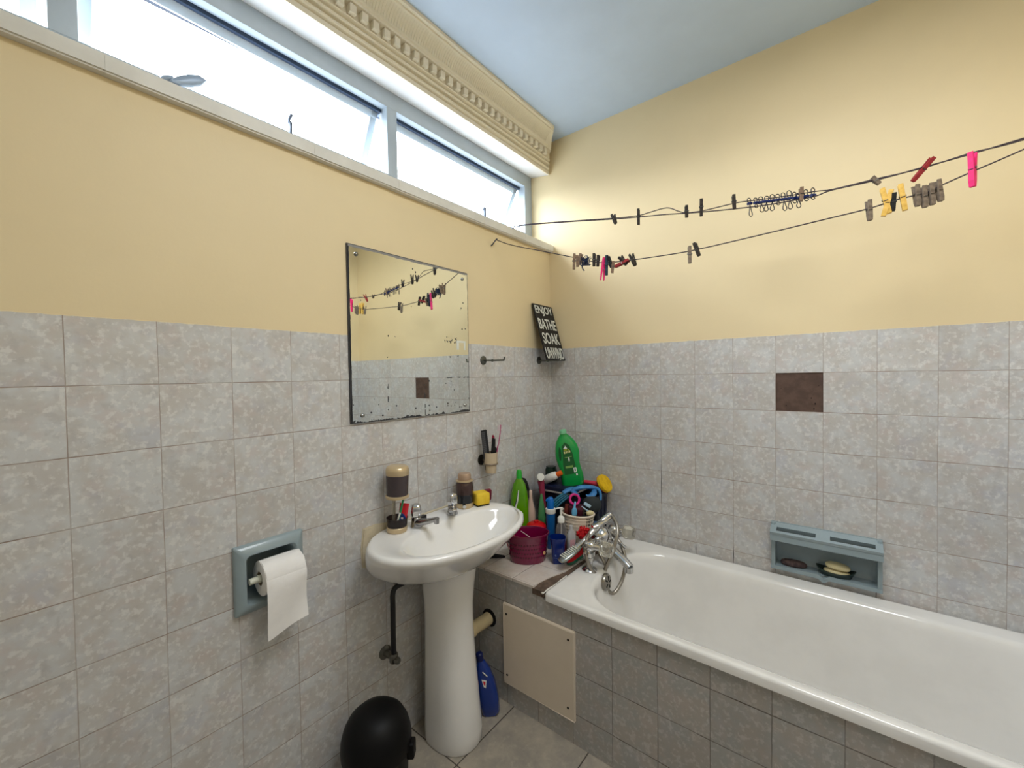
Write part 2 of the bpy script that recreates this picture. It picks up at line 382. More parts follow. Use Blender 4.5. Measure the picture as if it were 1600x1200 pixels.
# sash handle and stays on the window sill
HP = [(-1.6417, .607), (-1.6259, .625), (-1.602, .6429), (-1.5773, .6548), (-1.5578, .6503), (-1.5724, .631), (-1.5933, .6167), (-1.62, .6058), (-1.6355, .6024)]
m_ali = mat('dull_aluminium', (152, 168, 188), .4, metal=.25)
bm = B(); tube(bm, [(-1.655, .085, .600), (-1.648, .060, .612), (-1.63, .055, .620)], [.006, .007, .007], seg=10)
loft(bm, [[Vector((x, y_, z)) for (x, z) in [((-1.6*(1-k_)+x0*k_), (.628*(1-k_)+z0*k_)) for x0, z0 in HP]] for y_, k_ in ((.041, .55), (.044, .9), (.050, 1.0), (.057, .92), (.060, .6))])
pass
struct('window_handle', bm, m_ali, win, smooth=40)
for sx_, zz in ((-1.345, .0), (-.462, -.022)):
    bm = B(); tube(bm, [(sx_, .06, .606), (sx_+.001, .06, .636), (sx_-.003, .062, .650), (sx_+.004, .062, .668+zz)], [.009, .009, .008, .010], seg=10, flat=.5)
    lathe(bm, [(.004, 0), (.004, .004)], 8, mtx=Matrix.Translation((sx_, .056, .640)) @ Matrix.Rotation(PI/2, 4, 'X'))
    struct('window_stay', bm, mat('stay_metal', (92, 102, 118), .45, metal=.3), win, smooth=40)
# eaves board of the roof outside
bm = B(); prism(bm, [(-3.2, 1.395), (-.36, 1.476), (-.36, 1.528), (-3.2, 1.447)], .99, 1.012, lambda a, b, d: (a, d, b))
tag(obj('eaves_board', bm, mat('eaves_paint', (26, 46, 72), .6), smooth=30), 'pale blue eaves board seen through the top of the high window', 'eaves').location = (0, 0, Z)

# ---------------------------------------------------------------- mirror
def mirror_mat():
    m = bpy.data.materials.new('old_mirror_silvering'); t = NT(m); P = t.pos(); s = t.sep(P)
    z = t.m('SUBTRACT', s[2], Z)
    dx = t.m('MINIMUM', t.m('SUBTRACT', s[0], -1.2040), t.m('SUBTRACT', -.6570, s[0])); db = t.m('SUBTRACT', z, -.2925); dt = t.m('SUBTRACT', .294, z)
    n = t.noise(P, 28, 4, .7); n2 = t.noise(P, 9, 3, .6)
    e_b = t.m('LESS_THAN', db, t.m('MULTIPLY', t.ramp(n, .35, .75), .013)); e_t = t.m('LESS_THAN', dt, t.m('ADD', .004, t.m('MULTIPLY', t.ramp(n2, .3, .7), .006))); e_x = t.m('LESS_THAN', dx, t.m('MULTIPLY', n, .005))
    vo = t.new('ShaderNodeTexVoronoi'); t.l.new(P, vo.inputs['Vector']); vo.inputs['Scale'].default_value = 55; vo.inputs['Randomness'].default_value = 1
    blob = t.m('LESS_THAN', vo.outputs['Distance'], .19)
    low = t.ramp(db, .09, .0)       # black spots gather along the lower edge
    where = t.m('GREATER_THAN', t.m('ADD', t.noise(P, 11, 3, .6), t.m('MULTIPLY', low, .20)), .60)
    patch = t.m('MULTIPLY', t.ramp(t.m('ABSOLUTE', t.m('SUBTRACT', s[0], -.755)), .055, .02), t.ramp(t.m('ABSOLUTE', t.m('SUBTRACT', z, .005)), .02, .006))
    sp2 = t.m('MULTIPLY', t.m('GREATER_THAN', patch, .4), t.m('GREATER_THAN', t.noise(P, 90, 3, .6), .57))
    sp = t.m('MAXIMUM', t.m('MULTIPLY', blob, where), sp2)
    dash = t.m('MULTIPLY', t.m('MULTIPLY', t.m('LESS_THAN', t.m('ABSOLUTE', t.m('SUBTRACT', z, -.1475)), .0022), t.m('GREATER_THAN', s[0], -.80)), t.m('GREATER_THAN', t.noise(P, 60, 2), .45))
    for xx in (-.745, -.90, -1.065):
        dv = t.m('MULTIPLY', t.m('MULTIPLY', t.m('LESS_THAN', t.m('ABSOLUTE', t.m('SUBTRACT', s[0], xx)), .0018), t.m('LESS_THAN', z, -.165)), t.m('GREATER_THAN', t.noise(P, 45, 2), .53))
        dash = t.m('MAXIMUM', dash, dv)
    bad = t.m('MAXIMUM', t.m('MAXIMUM', t.m('MAXIMUM', e_b, e_x), t.m('MAXIMUM', sp, dash)), 0.0)
    b = t.b
    col = t.mix(bad, (.80, .83, .80), (.03, .032, .036)); col = t.mix(e_t, col, (.25, .24, .23))
    bad = t.m('MAXIMUM', bad, e_t)
    t.l.new(col, b.inputs['Base Color']); t.put(b.inputs['Metallic'], t.m('SUBTRACT', 1.0, bad)); t.put(b.inputs['Roughness'], t.m('ADD', .012, t.m('MULTIPLY', bad, .5)))
    return m
mir = thing('wall_mirror', 'old frameless rectangular mirror with spotted silvering screwed to the tiled wall', 'mirror', (-.9305, 0, -.294))
bm = B(); box(bm, -.2765, .2765, -.006, 0, 0, .592, bev=.0008, seg=1); obj('backing', bm, mat('mirror_back_edge', (70, 70, 72), .7), mir)
bm = B(); box(bm, -.2735, .2735, -.0098, -.006, .0015, .588); obj('mirror_glass', bm, mirror_mat(), mir, smooth=0)
for sx_, sz in ((-.246, .560), (.243, .561), (-.236, .025), (.246, .028)):
    bm = B(); lathe(bm, [(.007, 0), (.0068, .003), (.0045, .0055), (.001, .0065)], 16, mtx=Matrix.Translation((sx_, -.0098, sz)) @ Matrix.Rotation(PI/2, 4, 'X'))
    obj('mirror_screw', bm, mat('worn_chrome', (150, 150, 148), .22, metal=1), mir)
bm = B()
box(bm, .203, .216, -.0102, -.0098, .262, .300); box(bm, .245, .254, -.0102, -.0098, .262, .300); box(bm, .216, .245, -.0102, -.0098, .292, .300)
obj('sticker_residue', bm, mat('sticker_white', (225, 228, 218), .8), mir, smooth=0)

# ---------------------------------------------------------------- common materials
m_enamel = mat('bath_enamel', (240, 238, 234), .12, coat=.6, mottle=.05, mscale=7)
m_cer = mat('white_ceramic', (240, 239, 237), .10, coat=.7, mottle=.03, mscale=6)
m_chrome = mat('chrome', (205, 205, 205), .12, metal=1)
m_hose = mat('dull_steel_hose', (150, 146, 138), .28, metal=1)
m_bluecer = mat('grey_blue_ceramic', (148, 164, 170), .28, coat=.3, mottle=.05, mscale=14)
m_grime = mat('brown_cement', (112, 92, 78), .95, rgb2=(84, 70, 60), mscale=25, bump=.8, bscale=50)
m_caulk = mat('old_sealant', (214, 202, 176), .7, mottle=.15, mscale=25, bump=.5, bscale=30)
m_black = mat('black_plastic', (14, 14, 16), .4)
m_matte = mat('matt_black', (12, 12, 14), .75)

# ---------------------------------------------------------------- bath surround: tiled front, ledge, access panel
sur = thing('bath_surround', 'grey tiled bath surround with tiled ledge and screwed access panel', 'bath surround', (-.34, -.2, -1.46))
IN = Matrix.Translation((.34, .2, 1.46))        # room coordinates -> the surround's own
def sobj(name, bm, m, parent, smooth=30): bm.transform(IN); return obj(name, bm, m, parent, smooth=smooth)
bm = B(); slab(bm, 'x', -.6765, -.655, [YF, -.3905], [-1.46, -.978], []); slab(bm, 'x', -.6765, -.655, [-.3905, -.001], [-1.46, -.953], []); sobj('tiled_front', bm, m_apron, sur, 0)
bm = B(); prism(bm, [(-.6785, -.001), (-.001, -.001), (-.001, -.392), (-.30, -.392), (-.50, -.385), (-.58, -.362), (-.64, -.352), (-.6785, -.350)], -.953, -.9425, lambda a, b, d: (a, b, d)); sobj('ledge_top', bm, m_ledge, sur, 0)
bm = B(); loft(bm, [[(-.679, -.345, -.9505), (-.6785, -.396, -.9505), (-.6785, -.396, -.972), (-.679, -.345, -.972)], [(-.64, -.348, -.9455), (-.64, -.399, -.949), (-.64, -.399, -.97), (-.64, -.348, -.97)], [(-.56, -.362, -.946), (-.56, -.400, -.949), (-.56, -.400, -.97), (-.56, -.362, -.97)], [(-.48, -.385, -.946), (-.48, -.402, -.949), (-.48, -.402, -.97), (-.48, -.385, -.97)], [(-.01, -.388, -.946), (-.01, -.402, -.949), (-.01, -.402, -.97), (-.01, -.388, -.97)]])
sobj('cement_joint', bm, m_grime, sur, 0)
bm = B()
tube(bm, [(-.683, -.392, -.955), (-.65, -.3975, -.951), (-.60, -.3985, -.9505), (-.52, -.400, -.950)], [.006, .004, .003, .003], seg=7, flat=.5)
sobj('sealant_line', bm, m_white, sur, 40)
bm = B(); slab(bm, 'x', -.688, -.6765, [-.5275, -.2075], [-1.369, -1.051], [])
bmesh.ops.bevel(bm, geom=bm.edges[:], offset=.002, segments=2, affect='EDGES', clamp_overlap=True)
pan = sobj('access_panel', bm, mat('cream_panel', (222, 208, 188), .45, mottle=.05, mscale=5), sur)
for yy, zz in ((-.222, -1.09), (-.222, -1.335), (-.506, -1.083), (-.502, -1.33)):
    bm = B(); lathe(bm, [(.0045, 0), (.0042, .0012), (.001, .0016)], 12, mtx=Matrix.Translation((-.688, yy, zz)) @ Matrix.Rotation(-PI/2, 4, 'Y')); sobj('screw', bm, mat('dark_screw', (40, 34, 30), .5, metal=.6), pan)
bm = B(); lathe(bm, [(.036, -.001), (.036, .002), (.030, .0022)], 24, mtx=Matrix.Translation((-.6765, -.122, -1.145)) @ Matrix.Rotation(-PI/2, 4, 'Y')); sobj('pipe_hole', bm, m_matte, sur)
# waste pipe from the surround to behind the pedestal
wp = thing('waste_pipe', 'beige plastic waste pipe running from hole in tiled surround to behind the pedestal', 'pipe', (-.68, -.122, -1.145))
bm = B(); tube(bm, [(-.004, 0, 0), (-.05, 0, 0), (-.15, .004, .006), (-.215, .006, .03)], .0255, seg=18); obj('pipe_tube', bm, mat('beige_pipe', (205, 188, 148), .5, mottle=.15, mscale=12), wp)
bm = B(); tube(bm, [(-.096, .001, .002), (-.13, .003, .005)], .030, seg=18, smooth=False); obj('pipe_collar', bm, mat('beige_pipe', (205, 188, 148)), wp)

# ---------------------------------------------------------------- bath tub
tub = thing('bathtub', 'long white enamel bathtub set against the right wall', 'bathtub', (-.345, -1.16, -1.445))
IT = Matrix.Translation((.345, 1.16, 1.445))
n = 12
ocx, ocy, ohx, ohy = -.3455, -1.1635, .3405, .7615
icx, icy, ihx, ihy = -.3610, -1.178, .2830, .6760
T0 = -.9465
rings = [rr(ocx, ocy, ohx-.008, ohy-.002, .012, T0-.034, n), rr(ocx, ocy, ohx, ohy, .014, T0-.030, n), rr(ocx, ocy, ohx, ohy, .016, T0-.009, n), rr(ocx, ocy, ohx-.003, ohy-.003, .018, T0-.002, n), rr(ocx, ocy, ohx-.009, ohy-.009, .020, T0, n),
         rr(ocx, ocy, ohx-.016, ohy-.016, .022, T0-.001, n),
         rr(icx, icy, ihx+.010, ihy+.008, .205, T0-.003, n), rr(icx, icy, ihx, ihy, .20, T0-.006, n), rr(icx, icy, ihx-.008, ihy-.008, .195, T0-.016, n), rr(icx, icy+.004, ihx-.014, ihy-.015, .19, T0-.04, n),
         rr(icx, icy+.025, ihx-.030, ihy-.048, .17, T0-.16, n), rr(icx, icy+.045, ihx-.052, ihy-.090, .15, T0-.30, n), rr(icx, icy+.045, ihx-.075, ihy-.12, .13, T0-.365, n), rr(icx, icy+.04, ihx-.115, ihy-.17, .12, T0-.395, n), rr(icx, icy+.04, ihx-.18, ihy-.25, .08, T0-.402, n)]
bm = B(); loft(bm, rings, False, True)
back = [rr(ocx, ocy, ohx-.03, ohy-.03, .05, T0-.036, n), rr(icx, icy+.004, ihx+.002, ihy+.004, .18, T0-.06, n), rr(icx, icy+.045, ihx-.04, ihy-.075, .14, T0-.31, n), rr(icx, icy+.04, ihx-.10, ihy-.15, .12, T0-.412, n)]
loft(bm, [rings[0]]+back, False, True)
bm.transform(IT); obj('tub_shell', bm, m_enamel, tub, smooth=50)
ov = Vector((-.408, -.518, -.985)); bm = B()
MO = Matrix.Translation(ov) @ Matrix.Rotation(math.radians(-8), 4, 'X') @ Matrix.Rotation(PI/2, 4, 'X')
lathe(bm, [(.034, -.004), (.034, .003), (.030, .008), (.012, .010), (.001, .010)], 28, mtx=IT @ MO); pl = obj('overflow_plate', bm, m_hose, tub, smooth=40)
bm = B()
for k in range(5):
    a = 2*PI*k/5; box(bm, -.003, .003, -.008, .008, 0, .0016, mtx=IT @ MO @ Matrix.Translation((.015*math.cos(a), .015*math.sin(a), .0088)) @ Matrix.Rotation(a+PI/2, 4, 'Z'))
obj('overflow_slot', bm, m_matte, pl, smooth=0)

# ---------------------------------------------------------------- bath mixer tap with hand shower
TX0, TX1, TY = -.425, -.205, -.452
mix = thing('bath_mixer_tap', 'chrome bath mixer tap with clear knobs standing on the end of the bathtub', 'tap', (-.315, TY, -.9465))
m_acr = mat('clear_acrylic', (235, 232, 220), .08, trans=.85, ior=1.45)
def mtx(p, d):           # frame at p with local z along d
    return Matrix.Translation(p) @ Vector(d).to_track_quat('Z', 'Y').to_matrix().to_4x4()
L0, L1 = TX0+.315, TX1+.315
for lx in (L0, L1):
    bm = B(); lathe(bm, [(.031, 0), (.031, .003), (.026, .008), (.015, .013), (.0125, .02), (.0125, .036), (.017, .037), (.018, .052), (.013, .056), (.013, .085)], 24, cx=lx); obj('pillar', bm, m_chrome, mix, smooth=40)
    bm = B(); loft(bm, [rr(0, 0, .019, .019, .004, z, 2) for z in (.058, .074)]); bm.transform(Matrix.Translation((lx, 0, 0))); obj('union_nut', bm, m_chrome, mix)
    bm = B(); lathe(bm, [(.020, 0), (.022, .01), (.020, .03), (.014, .036), (.012, .062), (.015, .064)], 22, mtx=mtx((lx, .012, .098), (0, -1, .05))); obj('valve_body', bm, m_chrome, mix, smooth=40)
    bm = B(); lathe(bm, [(.018, 0), (.027, .004), (.032, .018), (.031, .038), (.025, .048), (.001, .050)], 8, mtx=mtx((lx, -.052, .102), (0, -1, .05)))
    bmesh.ops.bevel(bm, geom=bm.edges[:], offset=.0015, segments=1, affect='EDGES', clamp_overlap=True); kn = obj('knob', bm, m_acr, mix, smooth=0)
    bm = B(); lathe(bm, [(.008, 0), (.008, .003), (.001, .0035)], 14, mtx=mtx((lx, -.1015, .1045), (0, -1, .05))); obj('knob_cap', bm, m_chrome, kn)
bm = B(); tube(bm, [(L0, 0, .098), (L1, 0, .098)], .016, seg=18, smooth=False); lathe(bm, [(.002, -.046), (.026, -.038), (.041, -.02), (.046, 0), (.041, .02), (.026, .038), (.002, .046)], 24, mtx=mtx((0, 0, .104), (0, 0, 1)))
obj('mixer_body', bm, m_chrome, mix, smooth=50)
bm = B(); tube(bm, [(0, -.02, .080), (-.008, -.06, .058), (-.020, -.11, .034), (-.028, -.140, .016)], [.022, .021, .020, .020], seg=16, flat=.8); lathe(bm, [(.0175, 0), (.0175, .022)], 16, mtx=mtx((-.027, -.135, -.004), (0, 0, 1))); obj('spout', bm, m_chrome, mix, smooth=50)
bm = B(); tube(bm, [(0, 0, .135), (0, 0, .15), (.0, .0, .160)], [.014, .012, .018], seg=14, smooth=False)
tube(bm, [(-.04, .020, .150), (-.015, .004, .158), (.02, -.008, .166), (.05, -.02, .178)], [.014, .016, .016, .011], seg=14, flat=.7); obj('shower_cradle', bm, m_chrome, mix, smooth=50)
bm = B(); tube(bm, [(.02, -.03, .100), (.02, -.07, .086), (.015, -.105, .072)], [.006, .0055, .008], seg=12); obj('diverter_lever', bm, m_chrome, mix, smooth=50)

hs = thing('hand_shower', 'chrome hand shower with ribbed hose looped over the bath mixer tap', 'hand shower', (-.315, TY, -.9465))
def dl(pts): return [Vector((x+.315, y-TY, z+.9465)) for x, y, z in pts]
bm = B(); tube(bm, dl([(-.262, -.470, -.758), (-.290, -.455, -.775), (-.345, -.435, -.808), (-.40, -.415, -.845), (-.445, -.400, -.867)]), [.013, .015, .013, .012, .014], seg=16); obj('handle', bm, m_chrome, hs, smooth=50)
MH = mtx(dl([(-.458, -.397, -.872)])[0], Vector((-.68, .30, -.30)))
bm = B(); prof_h = [(.014, -.032), (.020, -.015), (.0245, .02), (.024, .055), (.017, .072), (.001, .076)]
lathe(bm, [(a_, z_) for a_, z_ in prof_h], 22, sx=1, sy=.48, mtx=MH); hd = obj('shower_head', bm, mat('grey_chrome', (150, 156, 152), .25, metal=.9), hs, smooth=50)
bm = B()
for i in range(8): box(bm, -.016, .016, .0085, .0118, -.014+i*.0095, -.0095+i*.0095, mtx=MH)
obj('spray_slots', bm, mat('spray_face', (222, 226, 214), .4), hd, smooth=0)
m_rib = bpy.data.materials.new('ribbed_hose_steel'); t = NT(m_rib); t.b.inputs['Base Color'].default_value = (*lin((158, 152, 142)), 1); t.b.inputs['Metallic'].default_value = .9; t.b.inputs['Roughness'].default_value = .3
bm = B()
hp = [(-.262,-.474,-.760),(-.285,-.509,-.786),(-.315,-.525,-.824),(-.348,-.518,-.887),(-.377,-.500,-.948),(-.392,-.498,-1.000),(-.369,-.529,-1.044),(-.315,-.547,-.999),(-.278,-.543,-.932),(-.253,-.508,-.876),(-.245,-.453,-.841),(-.316,-.427,-.815),(-.392,-.428,-.827),(-.435,-.441,-.872),(-.440,-.468,-.933),(-.402,-.502,-.984),(-.352,-.494,-.955),(-.345,-.455,-.90),(-.325,-.452,-.862)]
tube(bm, dl(hp), .0078, seg=9, k=8); obj('hose', bm, m_rib, hs, smooth=60)

# ---------------------------------------------------------------- wash basin on pedestal
XC = -.930
def sink_ring(sx_, yf, z, e=2.15, yb=-.0015, yc=-.175, wb=.80, n=72):     # D-shaped ring, flat against the wall
    pts = []
    for i in range(n):
        a = 2*PI*i/n; ca, sa = math.cos(a), math.sin(a)
        if sa <= 0: x = sx_*math.copysign(abs(ca)**(2/e), ca); y = yc + (yc-yf)*(-(abs(sa)**(2/e)))
        else:
            x = sx_*math.copysign(abs(ca)**(2/3.2), ca); tt = abs(sa)**(2/3.2); y = yc + (yb-yc)*tt
            x *= 1-(1-wb)*tt**1.5*(1 if abs(ca) > .02 else 1)
        pts.append(Vector((XC+x, y, z)))
    return pts
def ell(cx, cy, hx, hyf, hyb, z, n=72, e=2.2):
    pts = []
    for i in range(n):
        a = 2*PI*i/n; ca, sa = math.cos(a), math.sin(a)
        pts.append(Vector((cx + hx*math.copysign(abs(ca)**(2/e), ca), cy + (hyb if sa > 0 else hyf)*math.copysign(abs(sa)**(2/e), sa), z)))
    return pts
sink = thing('wash_basin', 'white ceramic wash basin with two taps on a tall pedestal below the mirror', 'wash basin', (XC, -.15, -1.46))
IS = Matrix.Translation((-XC, .15, 1.46))
D0 = -.674
bm = B()
rings = [sink_ring(.150, -.235, -.822, wb=.97, yc=-.06), sink_ring(.195, -.258, -.815, wb=.97, yc=-.06), sink_ring(.238, -.285, -.800, wb=.97, yc=-.07), sink_ring(.262, -.308, -.780, wb=.95, yc=-.08), sink_ring(.283, -.338, -.748, wb=.92, yc=-.11), sink_ring(.303, -.372, -.711, wb=.87, yc=-.15), sink_ring(.312, -.388, -.690, wb=.84), sink_ring(.310, -.388, -.680, wb=.82), sink_ring(.304, -.383, D0, wb=.82), sink_ring(.294, -.375, D0, wb=.82)]
iy, ix = -.236, XC+.022
rings += [ell(ix, iy, .262, .132, .128, D0-.001), ell(ix, iy, .256, .127, .122, D0-.005), ell(ix, iy, .250, .121, .116, D0-.012), ell(ix, iy, .236, .110, .104, D0-.035), ell(ix, iy, .195, .092, .080, D0-.075), ell(ix, iy, .140, .070, .056, D0-.102), ell(ix, iy, .08, .045, .035, D0-.116), ell(ix, iy, .022, .022, .022, D0-.120)]
loft(bm, rings, True, True); bm.transform(IS); bowl = obj('basin_bowl', bm, m_cer, sink, smooth=60)
for dx in (-.041, .041):
    bm = B(); lathe(bm, [(.0068, -.002), (.0068, .0012), (.001, .0013)], 16, mtx=IS @ mtx((XC-.062+dx, -.122, D0-.026), (0, -1, .30))); obj('overflow_hole', bm, m_matte, bowl)
bm = B(); lathe(bm, [(.022, 0), (.022, .003), (.012, .004), (.011, .001), (.001, .001)], 20, mtx=IS @ Matrix.Translation((ix, iy, D0-.1205))); obj('drain', bm, m_chrome, bowl)
bm = B()
def ped_ring(hx, yf, z, yb=-.055, cx=XC+.028, n=40):
    pts = []
    yc = (yf+yb)/2+.01
    for i in range(n):
        a = 2*PI*i/n; ca, sa = math.cos(a), math.sin(a)
        e = 2.2 if sa < 0 else 3.5
        x = hx*math.copysign(abs(ca)**(2/e), ca); y = yc + ((yc-yf) if sa < 0 else (yb-yc))*math.copysign(abs(sa)**(2/e), sa)
        pts.append(Vector((cx+x, y, z)))
    return pts
loft(bm, [ped_ring(.089, -.250, -1.4595, cx=XC+.022), ped_ring(.091, -.255, -1.45, cx=XC+.022), ped_ring(.091, -.256, -1.41, cx=XC+.022), ped_ring(.087, -.247, -1.32, cx=XC+.022), ped_ring(.081, -.234, -1.18, cx=XC+.022), ped_ring(.077, -.226, -1.05, cx=XC+.022), ped_ring(.078, -.226, -.96, cx=XC+.022), ped_ring(.086, -.233, -.89, cx=XC+.020), ped_ring(.098, -.240, -.84, cx=XC+.016), ped_ring(.108, -.246, -.802, cx=XC+.012)], True, True)
bm.transform(IS); obj('pedestal', bm, m_cer, sink, smooth=60)
bm = B()
rnd = random.Random(3)
poly = [(-1.17, -.652), (-1.12, -.650), (-1.05, -.662), (-1.04, -.70), (-1.07, -.78), (-1.10, -.80), (-1.15, -.797), (-1.176, -.782), (-1.180, -.72)]
prism(bm, poly, -.006, -.0002, lambda a, b, d: (a, d, b)); bmesh.ops.bevel(bm, geom=[e for e in bm.edges if all(v.co.y < -.005 for v in e.verts)], offset=.004, segments=2, affect='EDGES', clamp_overlap=True)
tube(bm, [(-1.06, -.004, -.668), (-.95, -.003, -.672), (-.80, -.003, -.672), (-.70, -.003, -.673)], .005, seg=8, flat=.8)
bm.transform(IS); obj('wall_sealant', bm, m_caulk, sink, smooth=40)

def pillar_tap(px, py, rz, name, spin):
    t_ = bpy.data.objects.new(name, None); C.objects.link(t_); t_.parent = sink; t_.location = (px-XC, py+.15, D0+1.46); t_.rotation_euler = (0, 0, rz)
    bm = B(); lathe(bm, [(.021, 0), (.0215, .003), (.018, .014), (.0165, .026), (.0165, .034), (.013, .037)], 22)
    tube(bm, [(0, .004, .018), (0, -.030, .022), (0, -.066, .033), (0, -.098, .044)], [.016, .0155, .0115, .0095], seg=14, flat=.8)
    lathe(bm, [(.0085, 0), (.009, .016)], 14, mtx=Matrix.Translation((0, -.094, .028))); obj('tap_body', bm, mat('dull_chrome', (168, 168, 170), .2, metal=1), t_, smooth=50)
    bm = B()
    def ln(i, n_=24): a = 2*PI*i/n_; return .0185*(1+.10*math.cos(4*a+spin)) , a
    rgs = []
    for sc, z in ((.72, .036), (1.0, .041), (1.05, .055), (1.0, .070), (.86, .078), (.5, .0815), (.1, .082)):
        rgs.append([Vector((ln(i)[0]*sc*math.cos(ln(i)[1]), ln(i)[0]*sc*math.sin(ln(i)[1]), z)) for i in range(24)])
    loft(bm, rgs); obj('tap_head', bm, m_chrome, t_, smooth=50)
    return t_
pillar_tap(-1.012, -.085, math.radians(8), 'basin_tap', 0)
t2 = pillar_tap(-.842, -.088, math.radians(-38), 'basin_tap', .5)

# water supply pipe and stop valve
sv = thing('supply_pipe', 'thin black water pipe bending down to a small valve on the tiled wall', 'pipe', (-1.095, 0, -1.115))
bm = B(); tube(bm, [(0, -.052, .012), (0, -.052, .09), (.001, -.052, .19), (.002, -.052, .225), (.012, -.053, .242), (.035, -.058, .248), (.09, -.068, .251), (.155, -.08, .254)], .0092, seg=12, k=5); obj('pipe_tube', bm, mat('black_pipe', (24, 24, 27), .35), sv, smooth=60)
bm = B(); lathe(bm, [(.024, 0), (.024, .003), (.012, .008), (.010, .04)], 20, mtx=mtx((0, 0, 0), (0, -1, 0))); lathe(bm, [(.013, -.014), (.015, -.008), (.015, .012), (.0125, .018)], 16, cy=-.052); lathe(bm, [(.010, 0), (.012, .01), (.009, .018), (.001, .019)], 8, mtx=mtx((0, -.060, -.002), (.25, -1, -.1)))
obj('stop_valve', bm, mat('valve_metal', (120, 118, 110), .35, metal=.9), sv, smooth=40)

# ---------------------------------------------------------------- recessed paper holder
ph = thing('toilet_roll_holder', 'grey blue ceramic toilet roll holder recessed in the left wall', 'toilet roll holder', (-1.462, 0, -.682))
w, h = .0895, .0935
n = 8
def rxz(hx, hz, rad, y, cz=0, cx=0): return [Vector((cx+p.x, y, cz+p.y)) for p in rr(0, 0, hx, hz, rad, 0, n)]
bm = B()
loft(bm, [rxz(w, h, .004, -.0003), rxz(w, h, .004, -.010), rxz(w-.004, h-.004, .006, -.015), rxz(w-.020, h-.022, .012, -.026), rxz(w-.024, h-.026, .014, -.026), rxz(w-.028, h-.030, .016, -.018), rxz(w-.030, h-.032, .016, .04), rxz(w-.036, h-.038, .014, .068), rxz(w-.05, h-.05, .01, .072)], False, True)
loft(bm, [rxz(w, h, .004, -.0003), rxz(.074, .078, .01, -.0002), rxz(.0735, .077, .01, .07), rxz(.05, .05, .01, .078)], False, True)
obj('ceramic_recess', bm, m_bluecer, ph, smooth=40)
bm = B(); tube(bm, [(-.060, -.028, -.002), (-.040, -.028, -.002)], .0085, seg=16, smooth=False); tube(bm, [(-.040, -.028, -.002), (.062, -.028, -.002)], .0105, seg=16, smooth=False); obj('roller', bm, mat('roller_plastic', (214, 216, 200), .4), ph, smooth=40)
tr_ = thing('toilet_roll', 'white toilet paper roll with a hanging sheet on the recessed holder', 'toilet roll', (-1.462, -.028, -.684))
m_paper = mat('toilet_paper', (244, 242, 240), .9, mottle=.03, mscale=30, bump=.25, bscale=45)
MR = Matrix.Rotation(PI/2, 4, 'Y')
bm = B(); lathe(bm, [(.019, -.035), (.044, -.035), (.0465, -.033), (.0468, 0), (.0468, .067), (.0465, .069), (.044, .070), (.019, .070), (.019, .03), (.019, -.035)], 36, cap0=False, cap1=False, mtx=Matrix.Translation((0, 0, -.0)) @ MR)
roll = obj('paper_roll', bm, m_paper, tr_, smooth=40)
bm = B(); lathe(bm, [(.0190, -.034), (.0175, -.034), (.0175, .069), (.019, .069)], 24, cap0=False, cap1=False, mtx=MR); obj('cardboard_core', bm, mat('card_core', (150, 136, 118), .9), roll)
bm = B()
rows = []
for i in range(15):
    v = i/14; row = []
    for j in range(9):
        uu_ = j/8; x = -.035 + .105*uu_
        drop = .205 - .035*uu_                           # torn edge hangs lower at the near corner
        if v < .15: a = PI*.55*(1-v/.15); y = -.0475*math.cos(a*.9); z = .0475*math.sin(a*.9)
        else: y = -.0478 - .004*math.sin((v-.15)*5+uu_*2.5) + .003*math.sin(uu_*6+v*4)*v; z = -(v-.15)/.85*drop*.76
        row.append(Vector((x, y, z)))
    rows.append(row)
fr = [[bm.verts.new(p) for p in r_] for r_ in rows]; bk = [[bm.verts.new(p+Vector((0, .0007, 0))) for p in r_] for r_ in rows]
for G in (fr, bk):
    for i in range(14):
        for j in range(8): bm.faces.new((G[i][j], G[i][j+1], G[i+1][j+1], G[i+1][j]))
for j in range(8): bm.faces.new((fr[14][j], fr[14][j+1], bk[14][j+1], bk[14][j]))
for i in range(14):
    bm.faces.new((fr[i][0], fr[i+1][0], bk[i+1][0], bk[i][0])); bm.faces.new((fr[i][8], fr[i+1][8], bk[i+1][8], bk[i][8]))
obj('hanging_sheet', bm, m_paper, tr_, smooth=60)

# ---------------------------------------------------------------- recessed soap dish with slotted shelf
sd = thing('soap_dish', 'grey blue ceramic soap dish recessed in the tiles above the bathtub', 'soap dish', (0, -1.209, -.832), (0, 0, -PI/2))
# local: x to the right along the wall, y into the wall, z up
w, h = .166, .092
bm = B()
box(bm, -w, -w+.014, -.020, .004, -h, h, bev=.003); box(bm, w-.014, w, -.020, .004, -h, h, bev=.003)
prism(bm, [(-w, -h), (w, -h), (w, -h+.013), (.014, -h+.013), (.002, -h-.012+.010), (-.012, -h+.013), (-w, -h+.013)][0:3]+[(.018, -h+.016), (.001, -h+.004), (-.016, -h+.016), (-w, -h+.013)], -.022, .004, lambda a, b, d: (a, d, b))
prism(bm, [(-.018, -h+.001), (.0, -h-.012), (.020, -h+.001)], -.022, -.004, lambda a, b, d: (a, d, b))
